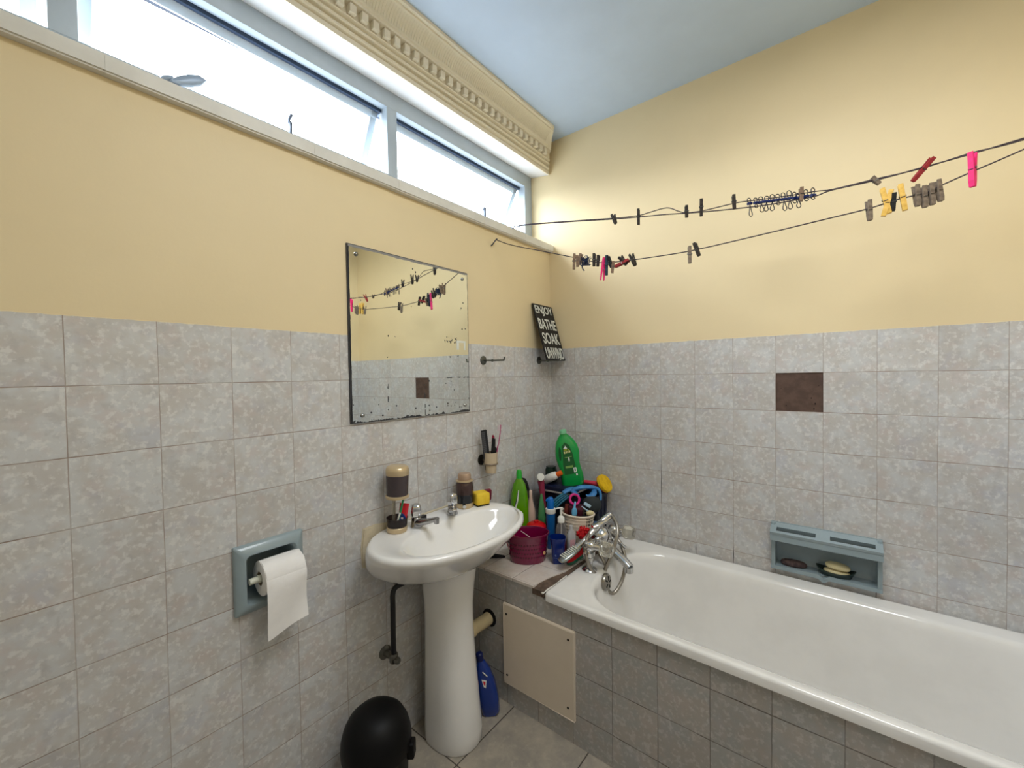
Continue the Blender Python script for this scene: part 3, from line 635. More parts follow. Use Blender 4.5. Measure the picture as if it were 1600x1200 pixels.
# shelf: ring of boxes around two slots, projecting and sloping down to the front
MS = Matrix.Translation((0, 0, h-.034)) @ Matrix.Rotation(math.radians(24), 4, 'X')
slot = [(-.150, -.022), (.022, .150)]
sy0, sy1 = -.050, .004
bm2 = B()
def slp(a, b, c, d): box(bm2, a, b, c, d, .018, .030)
slp(-w, w, -.052, -.039); slp(-w, w, -.018, .012)
for a, b in ((-w, -.146), (-.022, .020), (.146, w)): slp(a, b, -.039, -.018)
bm2.transform(MS); me_ = bpy.data.meshes.new('t'); bm2.to_mesh(me_); bm.from_mesh(me_); bm2.free(); bpy.data.meshes.remove(me_)
box(bm, -w, w, -.004, .004, h-.014, h, bev=.002)
prism(bm, [(-.053, .030), (-.053, .054), (-.046, .058), (-.040, .052), (-.022, .046), (-.022, .036)], -w, w, lambda a, b, d: (d, a, b))
# cavity
loft(bm, [rxz(w-.012, .080, .008, -.004, -.004), rxz(w-.014, .078, .008, .045, -.004), rxz(w-.03, .06, .008, .055, -.004)], False, True)
loft(bm, [rxz(w-.012, .080, .008, -.004, -.004), rxz(.1525, .0795, .006, -.003, 0), rxz(.1525, .0795, .006, .05, 0), rxz(.1, .04, .006, .062, 0)], False, True)
obj('ceramic_body', bm, m_bluecer, sd, smooth=30)

def pebble(bm, cx, cy, cz, hx, hy, hz, n=20):
    rg = []
    for k in range(9):
        a = -PI/2 + PI*k/8; c_ = max(math.cos(a), 1e-3)**.7; s_ = math.sin(a)
        rg.append([Vector((cx+hx*c_*math.copysign(abs(math.cos(2*PI*i/n))**.8, math.cos(2*PI*i/n)), cy+hy*c_*math.copysign(abs(math.sin(2*PI*i/n))**.8, math.sin(2*PI*i/n)), cz+hz*s_)) for i in range(n)])
    return loft(bm, rg)
fz = -.832-.0815
q = thing('pumice_stone', 'brown speckled pumice stone lying in the left half of the soap dish', 'pumice stone', (.012, -1.115, fz), (0, 0, -PI/2+.05))
bm = B(); pebble(bm, 0, 0, .0135, .044, .022, .0135); obj('stone_body', bm, mat('pumice', (96, 78, 74), .95, rgb2=(66, 54, 54), mscale=60, bump=1, bscale=60), q, smooth=60)
q = thing('soap_saucer', 'dark green plastic saucer holding cream soap bars in the soap dish', 'soap saucer', (.010, -1.245, fz), (0, 0, -PI/2))
bm = B(); loft(bm, [rxz(1, 1, .1, 0)]) if False else None
loft(bm, [[Vector((a*sc*math.cos(t_), b*sc*math.sin(t_), z + (.012*abs(math.cos(t_))**3 if z > .01 else 0))) for t_ in [2*PI*i/32 for i in range(32)]] for a, b, sc, z in ((.035, .02, 1, 0), (.045, .026, 1, .004), (.060, .031, 1, .022), (.057, .029, 1, .022), (.042, .022, 1, .006))], True, True)
obj('saucer_body', bm, mat('dark_green_plastic', (38, 54, 50), .4), q, smooth=50)
m_soap = mat('cream_soap', (226, 212, 164), .45, mottle=.08, mscale=18)
q = thing('soap_bar', 'pale cream soap bar, lower of the two stacked in the soap dish', 'soap', (.008, -1.248, fz+.006), (.05, .06, -PI/2), 'cream soap bars')
bm = B(); pebble(bm, 0, 0, .0125, .041, .021, .0115); obj('bar', bm, m_soap, q, smooth=60)
q = thing('soap_bar', 'yellowish soap bar, upper of the two stacked in the soap dish', 'soap', (.006, -1.250, fz+.0295), (.04, .08, -PI/2+.05), 'cream soap bars')
bm = B(); pebble(bm, 0, 0, .0125, .038, .021, .0125); obj('bar', bm, m_soap, q, smooth=60)

# ---------------------------------------------------------------- clotheslines and pegs
CAMN = Vector((-.781, -.625, 0))
m_cord = mat('dark_cord', (52, 44, 52), .8, rgb2=(84, 74, 76), mscale=90)
def wpath(pts, o): return [Vector(p)-Vector(o) for p in pts]
def thing_w(name, label, cat, M, group=None):
    o = bpy.data.objects.new(name, None); C.objects.link(o); o.empty_display_size = .02; o.matrix_world = M
    o['label'] = label; o['category'] = cat
    if group: o['group'] = group
    return o
U1 = [(-0.352,-0.024,2.026),(-0.343,-0.087,2.028),(-0.324,-0.352,1.987),(-0.311,-0.525,1.958),(-0.303,-0.624,1.944),(-0.295,-0.735,1.929),(-0.289,-0.806,1.917),(-0.285,-0.866,1.908),(-0.278,-0.966,1.895),(-0.270,-1.066,1.885),(-0.263,-1.155,1.882),(-0.260,-1.197,1.881),(-0.257,-1.238,1.889),(-0.249,-1.341,1.891),(-0.242,-1.443,1.899),(-0.234,-1.544,1.908),(-0.227,-1.637,1.919),(-.205,-1.948,1.957)]
U2 = [(-0.352,-0.024,2.026),(-0.343,-0.087,2.031),(-0.324,-0.352,1.990),(-0.311,-0.525,1.962),(-0.303,-0.624,1.950),(-0.300,-0.669,1.952),(-0.295,-0.735,1.954),(-0.292,-0.777,1.931),(-0.289,-0.806,1.919),(-0.285,-0.866,1.913),(-0.278,-0.962,1.915),(-0.274,-1.009,1.912),(-0.266,-1.120,1.901),(-0.260,-1.197,1.896),(-0.257,-1.238,1.891),(-0.249,-1.341,1.895),(-0.242,-1.443,1.897),(-0.234,-1.544,1.911),(-0.227,-1.637,1.915),(-.205,-1.948,1.955)]
LO = [(-0.478,-0.022,1.940),(-0.468,-0.106,1.901),(-0.449,-0.266,1.845),(-0.434,-0.398,1.799),(-0.424,-0.488,1.766),(-0.419,-0.527,1.757),(-0.413,-0.584,1.751),(-0.406,-0.640,1.749),(-0.395,-0.738,1.747),(-0.382,-0.853,1.748),(-0.360,-1.040,1.762),(-0.338,-1.240,1.779),(-0.328,-1.323,1.787),(-0.322,-1.376,1.797),(-0.319,-1.402,1.800),(-0.314,-1.448,1.804),(-0.311,-1.473,1.815),(-0.304,-1.533,1.837),(-0.293,-1.622,1.868),(-.256,-1.948,1.985)]
o0 = U1[0]
ln = thing('clothesline', 'upper doubled dark cord clothesline strung from the window sill', 'clothesline', (o0[0], o0[1], o0[2]-Z))
bm = B(); tube(bm, wpath(U1, o0), .0020, seg=7, k=5); obj('cord', bm, m_cord, ln, smooth=60)
bm = B(); tube(bm, wpath(U2, o0), .0018, seg=7, k=5); obj('cord', bm, m_cord, ln, smooth=60)
bm = B(); tube(bm, [(0, .0, -.0), (0, .010, .006), (-.006, .018, .0)], .0024, seg=7); tube(bm, [(.004, -.006, .002), (-.005, -.010, .007), (-.004, .004, -.006), (.004, -.006, .002)], .002, seg=6); obj('hook', bm, m_ali, ln, smooth=60)
o0 = LO[0]
ln = thing('clothesline', 'lower single dark cord clothesline tied to a nail in the wall below the sill', 'clothesline', (o0[0], o0[1], o0[2]-Z))
bm = B(); tube(bm, wpath(LO, o0), .0019, seg=7, k=5); obj('cord', bm, m_cord, ln, smooth=60)
bm = B(); tube(bm, [(-.012, .020, -.026), (-.008, .008, -.014), (-.001, .0, .0), (.004, -.004, .004)], [.003, .0025, .0025, .0035], seg=7); obj('nail', bm, mat('rusty_nail', (60, 66, 84), .5, metal=.6), ln, smooth=60)

WOOD = {'grey': ((134, 120, 104), (100, 88, 78)), 'dark': ((58, 50, 42), (34, 30, 28)), 'brown': ((140, 116, 94), (112, 92, 76)), 'black': ((26, 28, 30), (14, 16, 18)), 'red': ((152, 44, 46), (128, 34, 40)), 'yellow': ((226, 186, 92), (208, 162, 70)), 'pink': ((236, 22, 120), (222, 14, 104)), 'teal': ((34, 58, 70), (26, 44, 56))}
m_spring = mat('peg_spring', (110, 110, 108), .35, metal=1)
PROTO = {}
def peg(kind, T, Bt, spin, label, group, plastic=False, spread=1.0, line=.38):
    T = Vector(T); Bt = Vector(Bt); ax = (T-Bt); L = ax.length; zz = ax.normalized(); xx = zz.cross(CAMN).normalized(); yy = zz.cross(xx)
    M = Matrix((xx, yy, zz)).transposed().to_4x4() @ Matrix.Rotation(spin, 4, 'Z'); M.translation = Bt
    t_ = thing_w('clothes_peg', label, 'clothes peg', M, group)
    key = (kind, round(L, 2), plastic, spread)
    if key not in PROTO:
        c1, c2 = WOOD[kind]; m = mat('peg_'+kind, c1, .45 if plastic else .85, rgb2=c2, mscale=60, bump=.0 if plastic else .4, bscale=120)
        ms = []
        for s_ in (-1, 1):
            w = .0058 if plastic else .0052; sp = spread*.0065
            poly = [(s_*.0006, 0), (s_*.0006, L*.52), (s_*(sp), L), (s_*(sp+.0035), L*.995), (s_*.0075, L*.56), (s_*.0068, L*.18), (s_*.0046, 0)]
            bm = B(); prism(bm, poly, -w, w, lambda a, b, d: (a, d, b)); bmesh.ops.bevel(bm, geom=bm.edges[:], offset=.0006, segments=1, affect='EDGES', clamp_overlap=True)
            o = obj('prong', bm, m, t_, smooth=0); ms.append(('prong', o.data))
        bm = B(); tube(bm, [(0, -.008, L*.55), (0, .008, L*.55)], .0030, seg=8, smooth=False); tube(bm, [(.0078, -.0045, L*.50), (.0078, .0045, L*.50)], .0012, seg=6, smooth=False); tube(bm, [(-.0078, -.0045, L*.50), (-.0078, .0045, L*.50)], .0012, seg=6, smooth=False)
        o = obj('spring', bm, m_spring, t_); ms.append(('spring', o.data)); PROTO[key] = ms
    else:
        for n_, me in PROTO[key]:
            o = bpy.data.objects.new(n_, me); C.objects.link(o); o.parent = t_
    return t_
S90 = PI/2
UP, LW = 'pegs on the upper clothesline', 'pegs on the lower clothesline'
PG = [
 ('dark', (-.311,-.519,1.979), (-.310,-.531,1.937), .5, 'small dark peg on the upper line, the first one out from the window', UP),
 ('dark', (-.303,-.625,1.975), (-.303,-.625,1.914), 1.2, 'dark upright peg on the upper line just left of the raised loop of cord', UP),
 ('dark', (-.290,-.805,1.940), (-.289,-.806,1.901), 1.3, 'short dark peg on the upper line at the right end of the raised loop', UP),
 ('dark', (-.286,-.857,1.950), (-.285,-.856,1.895), 1.1, 'dark upright peg on the upper line right beside a shorter dark peg', UP),
 ('dark', (-.278,-.962,1.944), (-.278,-.965,1.894), 1.2, 'dark peg on the upper line just left of the bunch of wire clips', UP),
 ('brown', (-.263,-1.158,1.918), (-.263,-1.158,1.874), 1.2, 'brown wooden peg clipped over the bunch of wire clips', UP),
 ('grey', (-.252,-1.333,1.901), (-.246,-1.352,1.878), 1.2, 'small grey peg pointing along the upper line, right of the wire clips', UP),
 ('red', (-.240,-1.466,1.921), (-.243,-1.424,1.865), 1.45, 'red peg hanging slanted from the upper line, far right', UP),
 ('brown', (-.433,-.405,1.811), (-.434,-.402,1.749), 1.35, 'weathered brown peg at the far left end of the lower line bunch', LW),
 ('brown', (-.432,-.418,1.802), (-.432,-.418,1.757), 1.3, 'weathered brown peg second from the left in the lower line bunch', LW),
 ('brown', (-.430,-.436,1.811), (-.431,-.425,1.763), 1.0, 'slanted brown peg touching the knot of dark blue thread', LW),
 ('dark', (-.424,-.490,1.795), (-.424,-.488,1.748), 1.2, 'short dark peg right of the dark blue thread, left one of two', LW),
 ('dark', (-.422,-.507,1.788), (-.422,-.503,1.745), 1.2, 'short dark peg between another dark peg and the pink one', LW),
 ('teal', (-.418,-.541,1.781), (-.418,-.539,1.705), 1.3, 'long dark teal peg hanging right beside the left pink peg', LW),
 ('black', (-.417,-.545,1.779), (-.416,-.560,1.732), .9, 'black slanted peg behind the dark teal one', LW),
 ('brown', (-.415,-.569,1.765), (-.415,-.561,1.711), 1.3, 'light brown peg hanging between a black peg and a red peg', LW),
 ('dark', (-.412,-.594,1.768), (-.409,-.618,1.734), .4, 'dark slanted peg just above the small dark red peg', LW),
 ('red', (-.408,-.628,1.751), (-.414,-.573,1.733), 1.3, 'dark red peg lying almost flat along the lower line', LW),
 ('dark', (-.407,-.636,1.769), (-.405,-.651,1.725), .3, 'open dark peg at the right end of the left bunch on the lower line', LW),
 ('grey', (-.383,-.841,1.764), (-.383,-.842,1.705), 1.3, 'grey peg of the lone pair in the middle of the lower line', LW),
 ('dark', (-.381,-.857,1.775), (-.380,-.872,1.725), .8, 'dark peg of the lone pair in the middle of the lower line', LW),
 ('grey', (-.328,-1.323,1.812), (-.327,-1.327,1.752), 1.3, 'single grey peg on the lower line left of the yellow pegs', LW),
 ('black', (-.322,-1.378,1.820), (-.322,-1.376,1.768), 1.0, 'black peg sitting between the yellow pegs', LW),
 ('grey', (-.316,-1.423,1.831), (-.316,-1.428,1.770), 1.35, 'grey wooden peg, leftmost of the four tight together', LW),
 ('grey', (-.315,-1.437,1.823), (-.314,-1.443,1.763), 1.3, 'grey wooden peg, second from the left of four tight together', LW),
 ('grey', (-.313,-1.451,1.826), (-.312,-1.458,1.767), 1.3, 'grey wooden peg, third from the left of four tight together', LW),
 ('grey', (-.311,-1.465,1.831), (-.310,-1.474,1.773), 1.4, 'grey wooden peg, rightmost of the four tight together', LW)]
for k, a, b, s_, lab, g in PG: peg(k, a, b, s_, lab, g)
for k, a, b, s_, lab in [('pink', (-.420,-.521,1.687), (-.419,-.530,1.777), 0, 'long bright pink plastic peg in the left bunch on the lower line'),
  ('yellow', (-.324,-1.353,1.837), (-.323,-1.369,1.763), .9, 'yellow peg leaning left, leftmost of the crossed yellow pair'),
  ('yellow', (-.322,-1.373,1.828), (-.324,-1.356,1.758), .9, 'yellow peg leaning right, crossed over another yellow peg'),
  ('yellow', (-.320,-1.391,1.843), (-.319,-1.402,1.764), .9, 'yellow peg standing alone between the black peg and the grey pegs'),
  ('pink', (-.304,-1.532,1.887), (-.304,-1.533,1.796), .35, 'bright pink plastic peg alone at the far right of the lower line')]:
    peg(k, a, b, s_, lab, LW, plastic=True, spread=1.25 if k == 'pink' and s_ else .8)
# small wire clips bunched on the upper line
m_wire = mat('clip_wire', (46, 48, 58), .35, metal=.8); m_navy = mat('clip_blue_coating', (22, 38, 92), .45)
CL = [(-.274,-1.012,1.902),(-.273,-1.031,1.900),(-.271,-1.046,1.898),(-.270,-1.062,1.897),(-.269,-1.078,1.895),(-.268,-1.095,1.894),(-.267,-1.111,1.892),(-.265,-1.127,1.891),(-.264,-1.141,1.889),(-.263,-1.152,1.887),(-.262,-1.172,1.886),(-.261,-1.190,1.885)]
CLAB = ['wire clip with blue middle, the leftmost of the bunch', 'wire clip second from the left end of the bunch', 'wire clip third from the left end of the bunch', 'wire clip fourth from the left end of the bunch', 'wire clip fifth from the left end of the bunch', 'wire clip sixth from the left end of the bunch', 'wire clip seventh from the left end of the bunch', 'wire clip eighth from the left end of the bunch', 'wire clip last one left of the brown peg', 'wire clip directly under the brown wooden peg', 'wire clip first one right of the brown peg', 'wire clip at the far right end of the bunch']
down = [.036, .012, .026, .026, .026, .012, .030, .028, .012, .026, .010, .009]; upz = [.018, .016, .018, .017, .020, .018, .020, .024, .018, .014, .020, .022]
first = {}
for i, (P_, lab) in enumerate(zip(CL, CLAB)):
    rz = FACE + random.uniform(-.25, .25); Mx = Matrix.Translation(P_) @ Matrix.Rotation(rz, 4, 'Z') @ Matrix.Rotation(random.uniform(-.12, .12), 4, 'Y')
    t_ = thing_w('wire_clip', 'small '+lab+' on the upper line', 'wire clip', Mx, 'wire clips bunched on the upper clothesline')
    d, h_ = down[i]*1.15, upz[i]*1.05; w = .0066
    bm = B(); tube(bm, [(0, 0, -.004), (w*.5, 0, -d*.5), (w, 0, -d*.9), (0, 0, -d-.003), (-w, 0, -d*.9), (-w*.5, 0, -d*.5)], .0014, seg=6, k=4, closed=True); obj('lower_loop', bm, m_wire, t_, smooth=60)
    bm = B(); tube(bm, [(0, .002, -.002), (w, .002, h_*.6), (w*.6, .002, h_), (-w*.6, .002, h_), (-w, .002, h_*.6)], .0014, seg=6, k=4, closed=True); obj('upper_loop', bm, m_wire, t_, smooth=60)
    bm = B(); tube(bm, [(-.008, 0, -.001), (0, .001, .001), (.008, 0, .001)], .0048, seg=8); obj('blue_sleeve', bm, m_navy, t_, smooth=60)
# knot of dark thread
bm = B(); rnd = random.Random(5)
for i in range(16):
    a = rnd.uniform(0, 2*PI); p0 = Vector((0, 0, 0)); pts = [p0 + Vector((rnd.uniform(-.012, .012), rnd.uniform(-.02, .022), rnd.uniform(-.028, .010))) for _ in range(5)]
    tube(bm, [p0]+pts, .0011, seg=5, k=4)
tube(bm, [(0, .010, -.01), (0, .015, -.025), (0, .012, -.038), (0, .005, -.046)], .0025, seg=6)
o = obj('thread_knot', bm, mat('dark_blue_thread', (30, 44, 72), .9), smooth=60); o.location = (-.4285, -.452, 1.783); tag(o, 'tangled knot of dark blue thread hanging on the lower clothesline', 'thread')

# ---------------------------------------------------------------- wall hooks and hanging sign
m_hook = mat('tarnished_hook', (98, 100, 94), .4, metal=.8)
def hook(x, z, ln_, lab):
    h_ = thing('wall_hook', lab, 'hook', (x, 0, z), (0, 0, 0), 'metal wall hooks')
    bm = B(); lathe(bm, [(.020, 0), (.020, .003), (.017, .005), (.006, .007)], 22, mtx=mtx((0, 0, 0), (0, -1, 0))); obj('rose', bm, m_hook, h_)
    bm = B(); tube(bm, [(0, -.004, 0), (0, -ln_*.5, -.002), (0, -ln_, -.003)], .0042, seg=10); lathe(bm, [(.006, -.003), (.007, 0), (.006, .003)], 10, mtx=mtx((0, -ln_*.45, -.002), (0, -1, 0))); tube(bm, [(0, -ln_, -.003), (0, -ln_-.003, .010)], .0035, seg=8, smooth=False); obj('arm', bm, m_hook, h_, smooth=60)
hook(-.5555, -.073, .122, 'tarnished metal hook sticking out of the wall right of the mirror')
hook(-.118, -.066, .128, 'dark metal hook under the black sign in the corner')
TL = Vector((-.2106, -.012, .2311)); TR = Vector((-.0336, -.012, .2293)); BL = Vector((-.190, -.1015, -.0634)); BR = Vector((-.0100, -.100, -.0700))
xx = (TR-TL).normalized(); vv = ((TL-BL)+(TR-BR)).normalized(); nn = xx.cross(vv).normalized(); vv = nn.cross(xx)
SW = (TR-TL).length; SH = (TL-BL).length
MS_ = Matrix((xx, vv, nn)).transposed().to_4x4(); MS_.translation = (BL+BR)/2 + Vector((0, 0, Z))
sg = thing_w('hanging_sign', 'black sign with white capital letters resting on the corner hook and leaning on the wall', 'sign', MS_)
bm = B(); box(bm, -SW/2, SW/2, 0, SH, -.008, 0, bev=.001); obj('board', bm, mat('sign_black', (22, 22, 26), .55), sg, smooth=0)
m_let = mat('sign_letters', (222, 224, 216), .6)
for word, y0, hh, ww in (('ENJOY', .880, .180, .90), ('BATHE', .640, .190, .90), ('SOAK', .382, .200, .86), ('UNWIND', .118, .200, .93)):
    tm, w_, h_ = text_mesh(word, .05)
    bm = B(); into(bm, tm, Matrix.Translation((0, SH*y0, .0006)) @ Matrix.Diagonal((SW*ww/w_, SH*hh/h_, 1, 1)))
    obj('lettering', bm, m_let, sg, smooth=0)
bm = B(); box(bm, .034, .042, .002, .018, 0, .0012); obj('white_clip', bm, m_let, sg, smooth=0)

# ---------------------------------------------------------------- cup in wall bracket
cu = thing('tumbler_holder', 'beige cup in a dark wall bracket between the mirror and the corner', 'cup holder', (-.575, 0, -.530))
m_beige = mat('beige_plastic', (196, 178, 150), .4)
bm = B(); lathe(bm, [(.024, 0), (.024, .004), (.012, .008)], 20, mtx=mtx((-.004, 0, .012), (0, -1, 0))); tube(bm, [(-.004, -.006, .012), (0, -.02, .008)], .005, seg=10, smooth=False); obj('wall_bracket', bm, mat('dark_bracket', (60, 58, 54), .4, metal=.7), cu)
bm = B(); tube(bm, [(.0295*math.cos(a), -.052+.0295*math.sin(a), .0) for a in [2*PI*i/16 for i in range(16)]], .0038, seg=8, k=2, closed=True); obj('holder_ring', bm, mat('dull_ring', (150, 136, 118), .4, metal=.5), cu, smooth=60)
bm = B(); lathe(bm, [(.0235, -.040), (.0245, -.036), (.0265, -.006), (.0265, 0), (.0300, .004), (.0305, .050), (.0285, .050), (.0275, .008), (.022, -.034)], 28, cy=-.052, cap0=True, cap1=True); obj('cup', bm, m_beige, cu, smooth=40)
CX, CY, CZ = -.575, -.052, -.530
c_ = thing('comb', 'black comb standing in the beige cup on the wall', 'comb', (CX-.012, CY, CZ-.025), (.03, -.12, FACE+.2))
bm = B(); prism(bm, [(-.0155, .0), (.010, .0), (.012, .06), (.013, .175), (.009, .178), (-.012, .176), (-.014, .172), (-.016, .06)], -.002, .002, lambda a, b, d: (a, d, b)); 
obj('comb_back', bm, mat('comb_black', (30, 30, 34), .35), c_, smooth=0)
bm = B()
for i in range(24): box(bm, -.0135, .002, -.0026, -.0016, .075+i*.004, .077+i*.004)
obj('teeth', bm, mat('comb_grey', (92, 92, 96), .4), c_, smooth=0)
c_ = thing('folding_razor', 'black and dark red handle leaning beside the black comb in the cup', 'razor', (CX+.004, CY-.004, CZ-.025), (.02, .10, FACE))
bm = B(); prism(bm, [(-.012, 0), (.010, 0), (.012, .08), (.015, .092), (.006, .100), (.004, .135), (-.010, .140), (-.012, .07)], -.005, .005, lambda a, b, d: (a, d, b)); obj('handle', bm, m_black, c_, smooth=0)
bm = B(); prism(bm, [(-.008, .120), (.004, .110), (.007, .125), (.002, .135), (.004, .142), (-.002, .152), (-.008, .150)], -.004, .004, lambda a, b, d: (a-.004, d, b)); obj('red_grip', bm, mat('dark_red_plastic', (142, 28, 54), .4), c_, smooth=0)
c_ = thing('toothbrush', 'pink toothbrush standing in the beige cup on the wall', 'toothbrush', (CX+.016, CY-.006, CZ-.024), (-.05, .16, FACE))
bm = B(); tube(bm, [(0, 0, 0), (.003, 0, .05), (.001, 0, .09), (.004, 0, .115), (.003, 0, .165), (.001, 0, .195)], [.0045, .0045, .0035, .0025, .0028, .0028], seg=10, flat=.8); obj('handle', bm, mat('pink_plastic', (186, 70, 120), .35), c_, smooth=60)
bm = B()
for i in range(8): box(bm, -.0115, -.001, -.003, .003, .166+i*.0035, .1682+i*.0035)
obj('bristles', bm, mat('bristle_pale', (210, 190, 196), .8), c_, smooth=0)

# ---------------------------------------------------------------- things on the wash basin
D0_ = -.6738
cd = thing('toothbrush_stand', 'tall toothbrush stand with smoky inverted tumbler, gold lid and gold dish', 'toothbrush holder', (-1.077, -.062, D0_), (0, .028, FACE))
m_gold = mat('champagne_gold', (206, 184, 146), .32, metal=.45, coat=.3); m_smoke = mat('smoky_plastic', (96, 84, 84), .12, trans=.8, ior=1.3)
bm = B(); lathe(bm, [(.032, 0), (.0345, .003), (.0350, .016), (.033, .018)], 32); obj('gold_base', bm, m_gold, cd)
bm = B(); lathe(bm, [(.033, .018), (.034, .022), (.0355, .046), (.0365, .048), (.0350, .048), (.0325, .024), (.030, .021)], 32, cap0=True, cap1=True); obj('dish_bowl', bm, m_smoke, cd)
bm = B(); lathe(bm, [(.0285, .0205), (.0285, .026), (.001, .0262)], 24); obj('dark_insert', bm, mat('dark_grey_insert', (44, 48, 54), .4), cd)
bm = B(); lathe(bm, [(.006, .026), (.006, .118)], 14, cx=-.012); obj('column', bm, mat('clear_column', (200, 196, 180), .12, trans=.8, ior=1.3), cd)
bm = B(); lathe(bm, [(.030, .115), (.0395, .117), (.0405, .121), (.0400, .125), (.037, .127)], 32); obj('gold_ring', bm, m_gold, cd)
bm = B(); lathe(bm, [(.0365, .127), (.0370, .150), (.0385, .190), (.0385, .197), (.0365, .197), (.034, .130)], 32, cap0=False, cap1=False); obj('tumbler', bm, mat('smoky_tumbler', (92, 82, 84), .15, trans=.35, ior=1.2, coat=.3), cd, smooth=50)
bm = B(); lathe(bm, [(.0388, .196), (.0395, .199), (.0398, .212), (.037, .222), (.030, .227), (.001, .228)], 32); obj('gold_lid', bm, m_gold, cd, smooth=50)
tb = thing('toothbrush', 'green and white toothbrush leaning in the stand on the wash basin', 'toothbrush', (-1.086, -.074, D0_+.027), (0, .28, FACE))
bm = B(); tube(bm, [(0, 0, 0), (.001, 0, .045), (-.001, 0, .090)], [.005, .0055, .0045], seg=10, flat=.7); obj('handle', bm, mat('green_plastic', (20, 130, 78), .35), tb, smooth=60)
bm = B(); tube(bm, [(0, -.0030, .012), (.001, -.0032, .045)], .0045, seg=10, flat=.7, smooth=False); obj('white_grip', bm, mat('white_plastic', (232, 232, 226), .35), tb)
tp = thing('toothpaste_tube', 'red and blue toothpaste tube standing in the stand on the wash basin', 'toothpaste', (-1.060, -.070, D0_+.028), (0, .12, FACE))
bm = B(); loft(bm, [rr(0, 0, .0135, .0105, .009, z, 5) for z in (0, .006)] + [rr(0, 0, .0150, .0085, .008, .03, 5), rr(.001, 0, .0160, .004, .004, .058, 5), rr(.001, 0, .0165, .001, .001, .066, 5)]); obj('tube_body', bm, mat('toothpaste_red', (196, 28, 42), .3), tp, smooth=50)
bm = B(); prism(bm, [(-.0150, .004), (.0150, .004), (.0155, .014), (.006, .030), (-.006, .034), (-.0155, .030)], -.0125, -.0108, lambda a, b, d: (a, d+.0026*b/.03, b)); obj('blue_label', bm, mat('label_blue', (28, 62, 132), .35), tp, smooth=0)
bm = B(); prism(bm, [(-.004, .014), (.004, .014), (.004, .020), (-.004, .020)], -.0133, -.0124, lambda a, b, d: (a, d+.0026*b/.03, b)); obj('label_mark', bm, mat('label_pale', (220, 200, 200), .5), tp, smooth=0)
bk = thing('plastic_block', 'small black plastic block behind the left tap on the basin', 'plastic block', (-.960, -.052, D0_), (0, 0, .35))
bm = B(); box(bm, -.020, .020, -.009, .009, 0, .018, bev=.003); box(bm, -.016, .016, -.0095, -.007, .003, .014, bev=.001); obj('block_body', bm, m_black, bk)
dj = thing('soap_dispenser', 'brown translucent soap dispenser with a gold cap beside the right basin tap', 'soap dispenser', (-.748, -.062, D0_), (0, 0, FACE))
bm = B(); lathe(bm, [(.034, 0), (.0355, .003), (.0355, .019), (.034, .021)], 32); obj('gold_base', bm, m_gold, dj)
bm = B(); lathe(bm, [(.0345, .021), (.0355, .030), (.0355, .085), (.034, .098), (.029, .104)], 32); obj('bottle_body', bm, mat('brown_clear_plastic', (94, 70, 66), .10, trans=.55, ior=1.3, coat=.4), dj, smooth=50)
bm = B(); lathe(bm, [(.0362, .020), (.0364, .022), (.0364, .052), (.0362, .054)], 32, cap0=False, cap1=False); obj('dark_content', bm, mat('dark_liquid', (24, 28, 34), .12, coat=.5), dj, smooth=50)
bm = B(); lathe(bm, [(.030, .103), (.0345, .105), (.0345, .109), (.027, .111)], 32); obj('gold_collar', bm, m_gold, dj)
bm = B(); lathe(bm, [(.0265, .110), (.0270, .113), (.0268, .130), (.024, .136), (.001, .137)], 32); obj('cap', bm, mat('pinkish_gold', (188, 160, 136), .35, metal=.45), dj, smooth=50)
bm = B(); tube(bm, [(-.0, -.030, .016), (.004, -.046, .012)], .0075, seg=14, smooth=False); obj('chrome_spout', bm, m_chrome, dj)
sp_ = thing('sponge', 'yellow cube shaped sponge with dark underside on the basin corner', 'sponge', (-.690, -.095, D0_), (0, 0, -.35))
bm = B(); box(bm, -.030, .030, -.030, .030, .004, .052, bev=.007, seg=3)
obj('sponge_body', bm, mat('yellow_sponge', (238, 204, 62), .9, rgb2=(226, 186, 44), mscale=25, bump=.7, bscale=90), sp_, smooth=40)
bm = B(); box(bm, -.028, .028, -.028, .028, 0, .005, bev=.002); obj('scouring_pad', bm, mat('dark_pad', (54, 52, 22), .95), sp_)
rd = thing('nail_brush', 'dark red plastic block leaning on the wall behind the yellow sponge', 'nail brush', (-.636, -.082, D0_+.002), (.12, 0, -.3))
bm = B(); loft(bm, [[Vector((p.x, y, p.y+.022)) for p in rr(0, 0, .019-ins, .026-ins, .010, 0, 6)] for y, ins in ((-.006, .002), (-.004, 0), (.004, 0), (.006, .002))]); obj('block_body', bm, mat('wine_plastic', (112, 18, 44), .35), rd, smooth=40)

# ---------------------------------------------------------------- things crowded on the tiled ledge
LZ = -.9425
def bottle(bm, prof, seg=24, sx=1, sy=1, cx=0, cy=0): return lathe(bm, prof, seg, cx, cy, sx, sy)
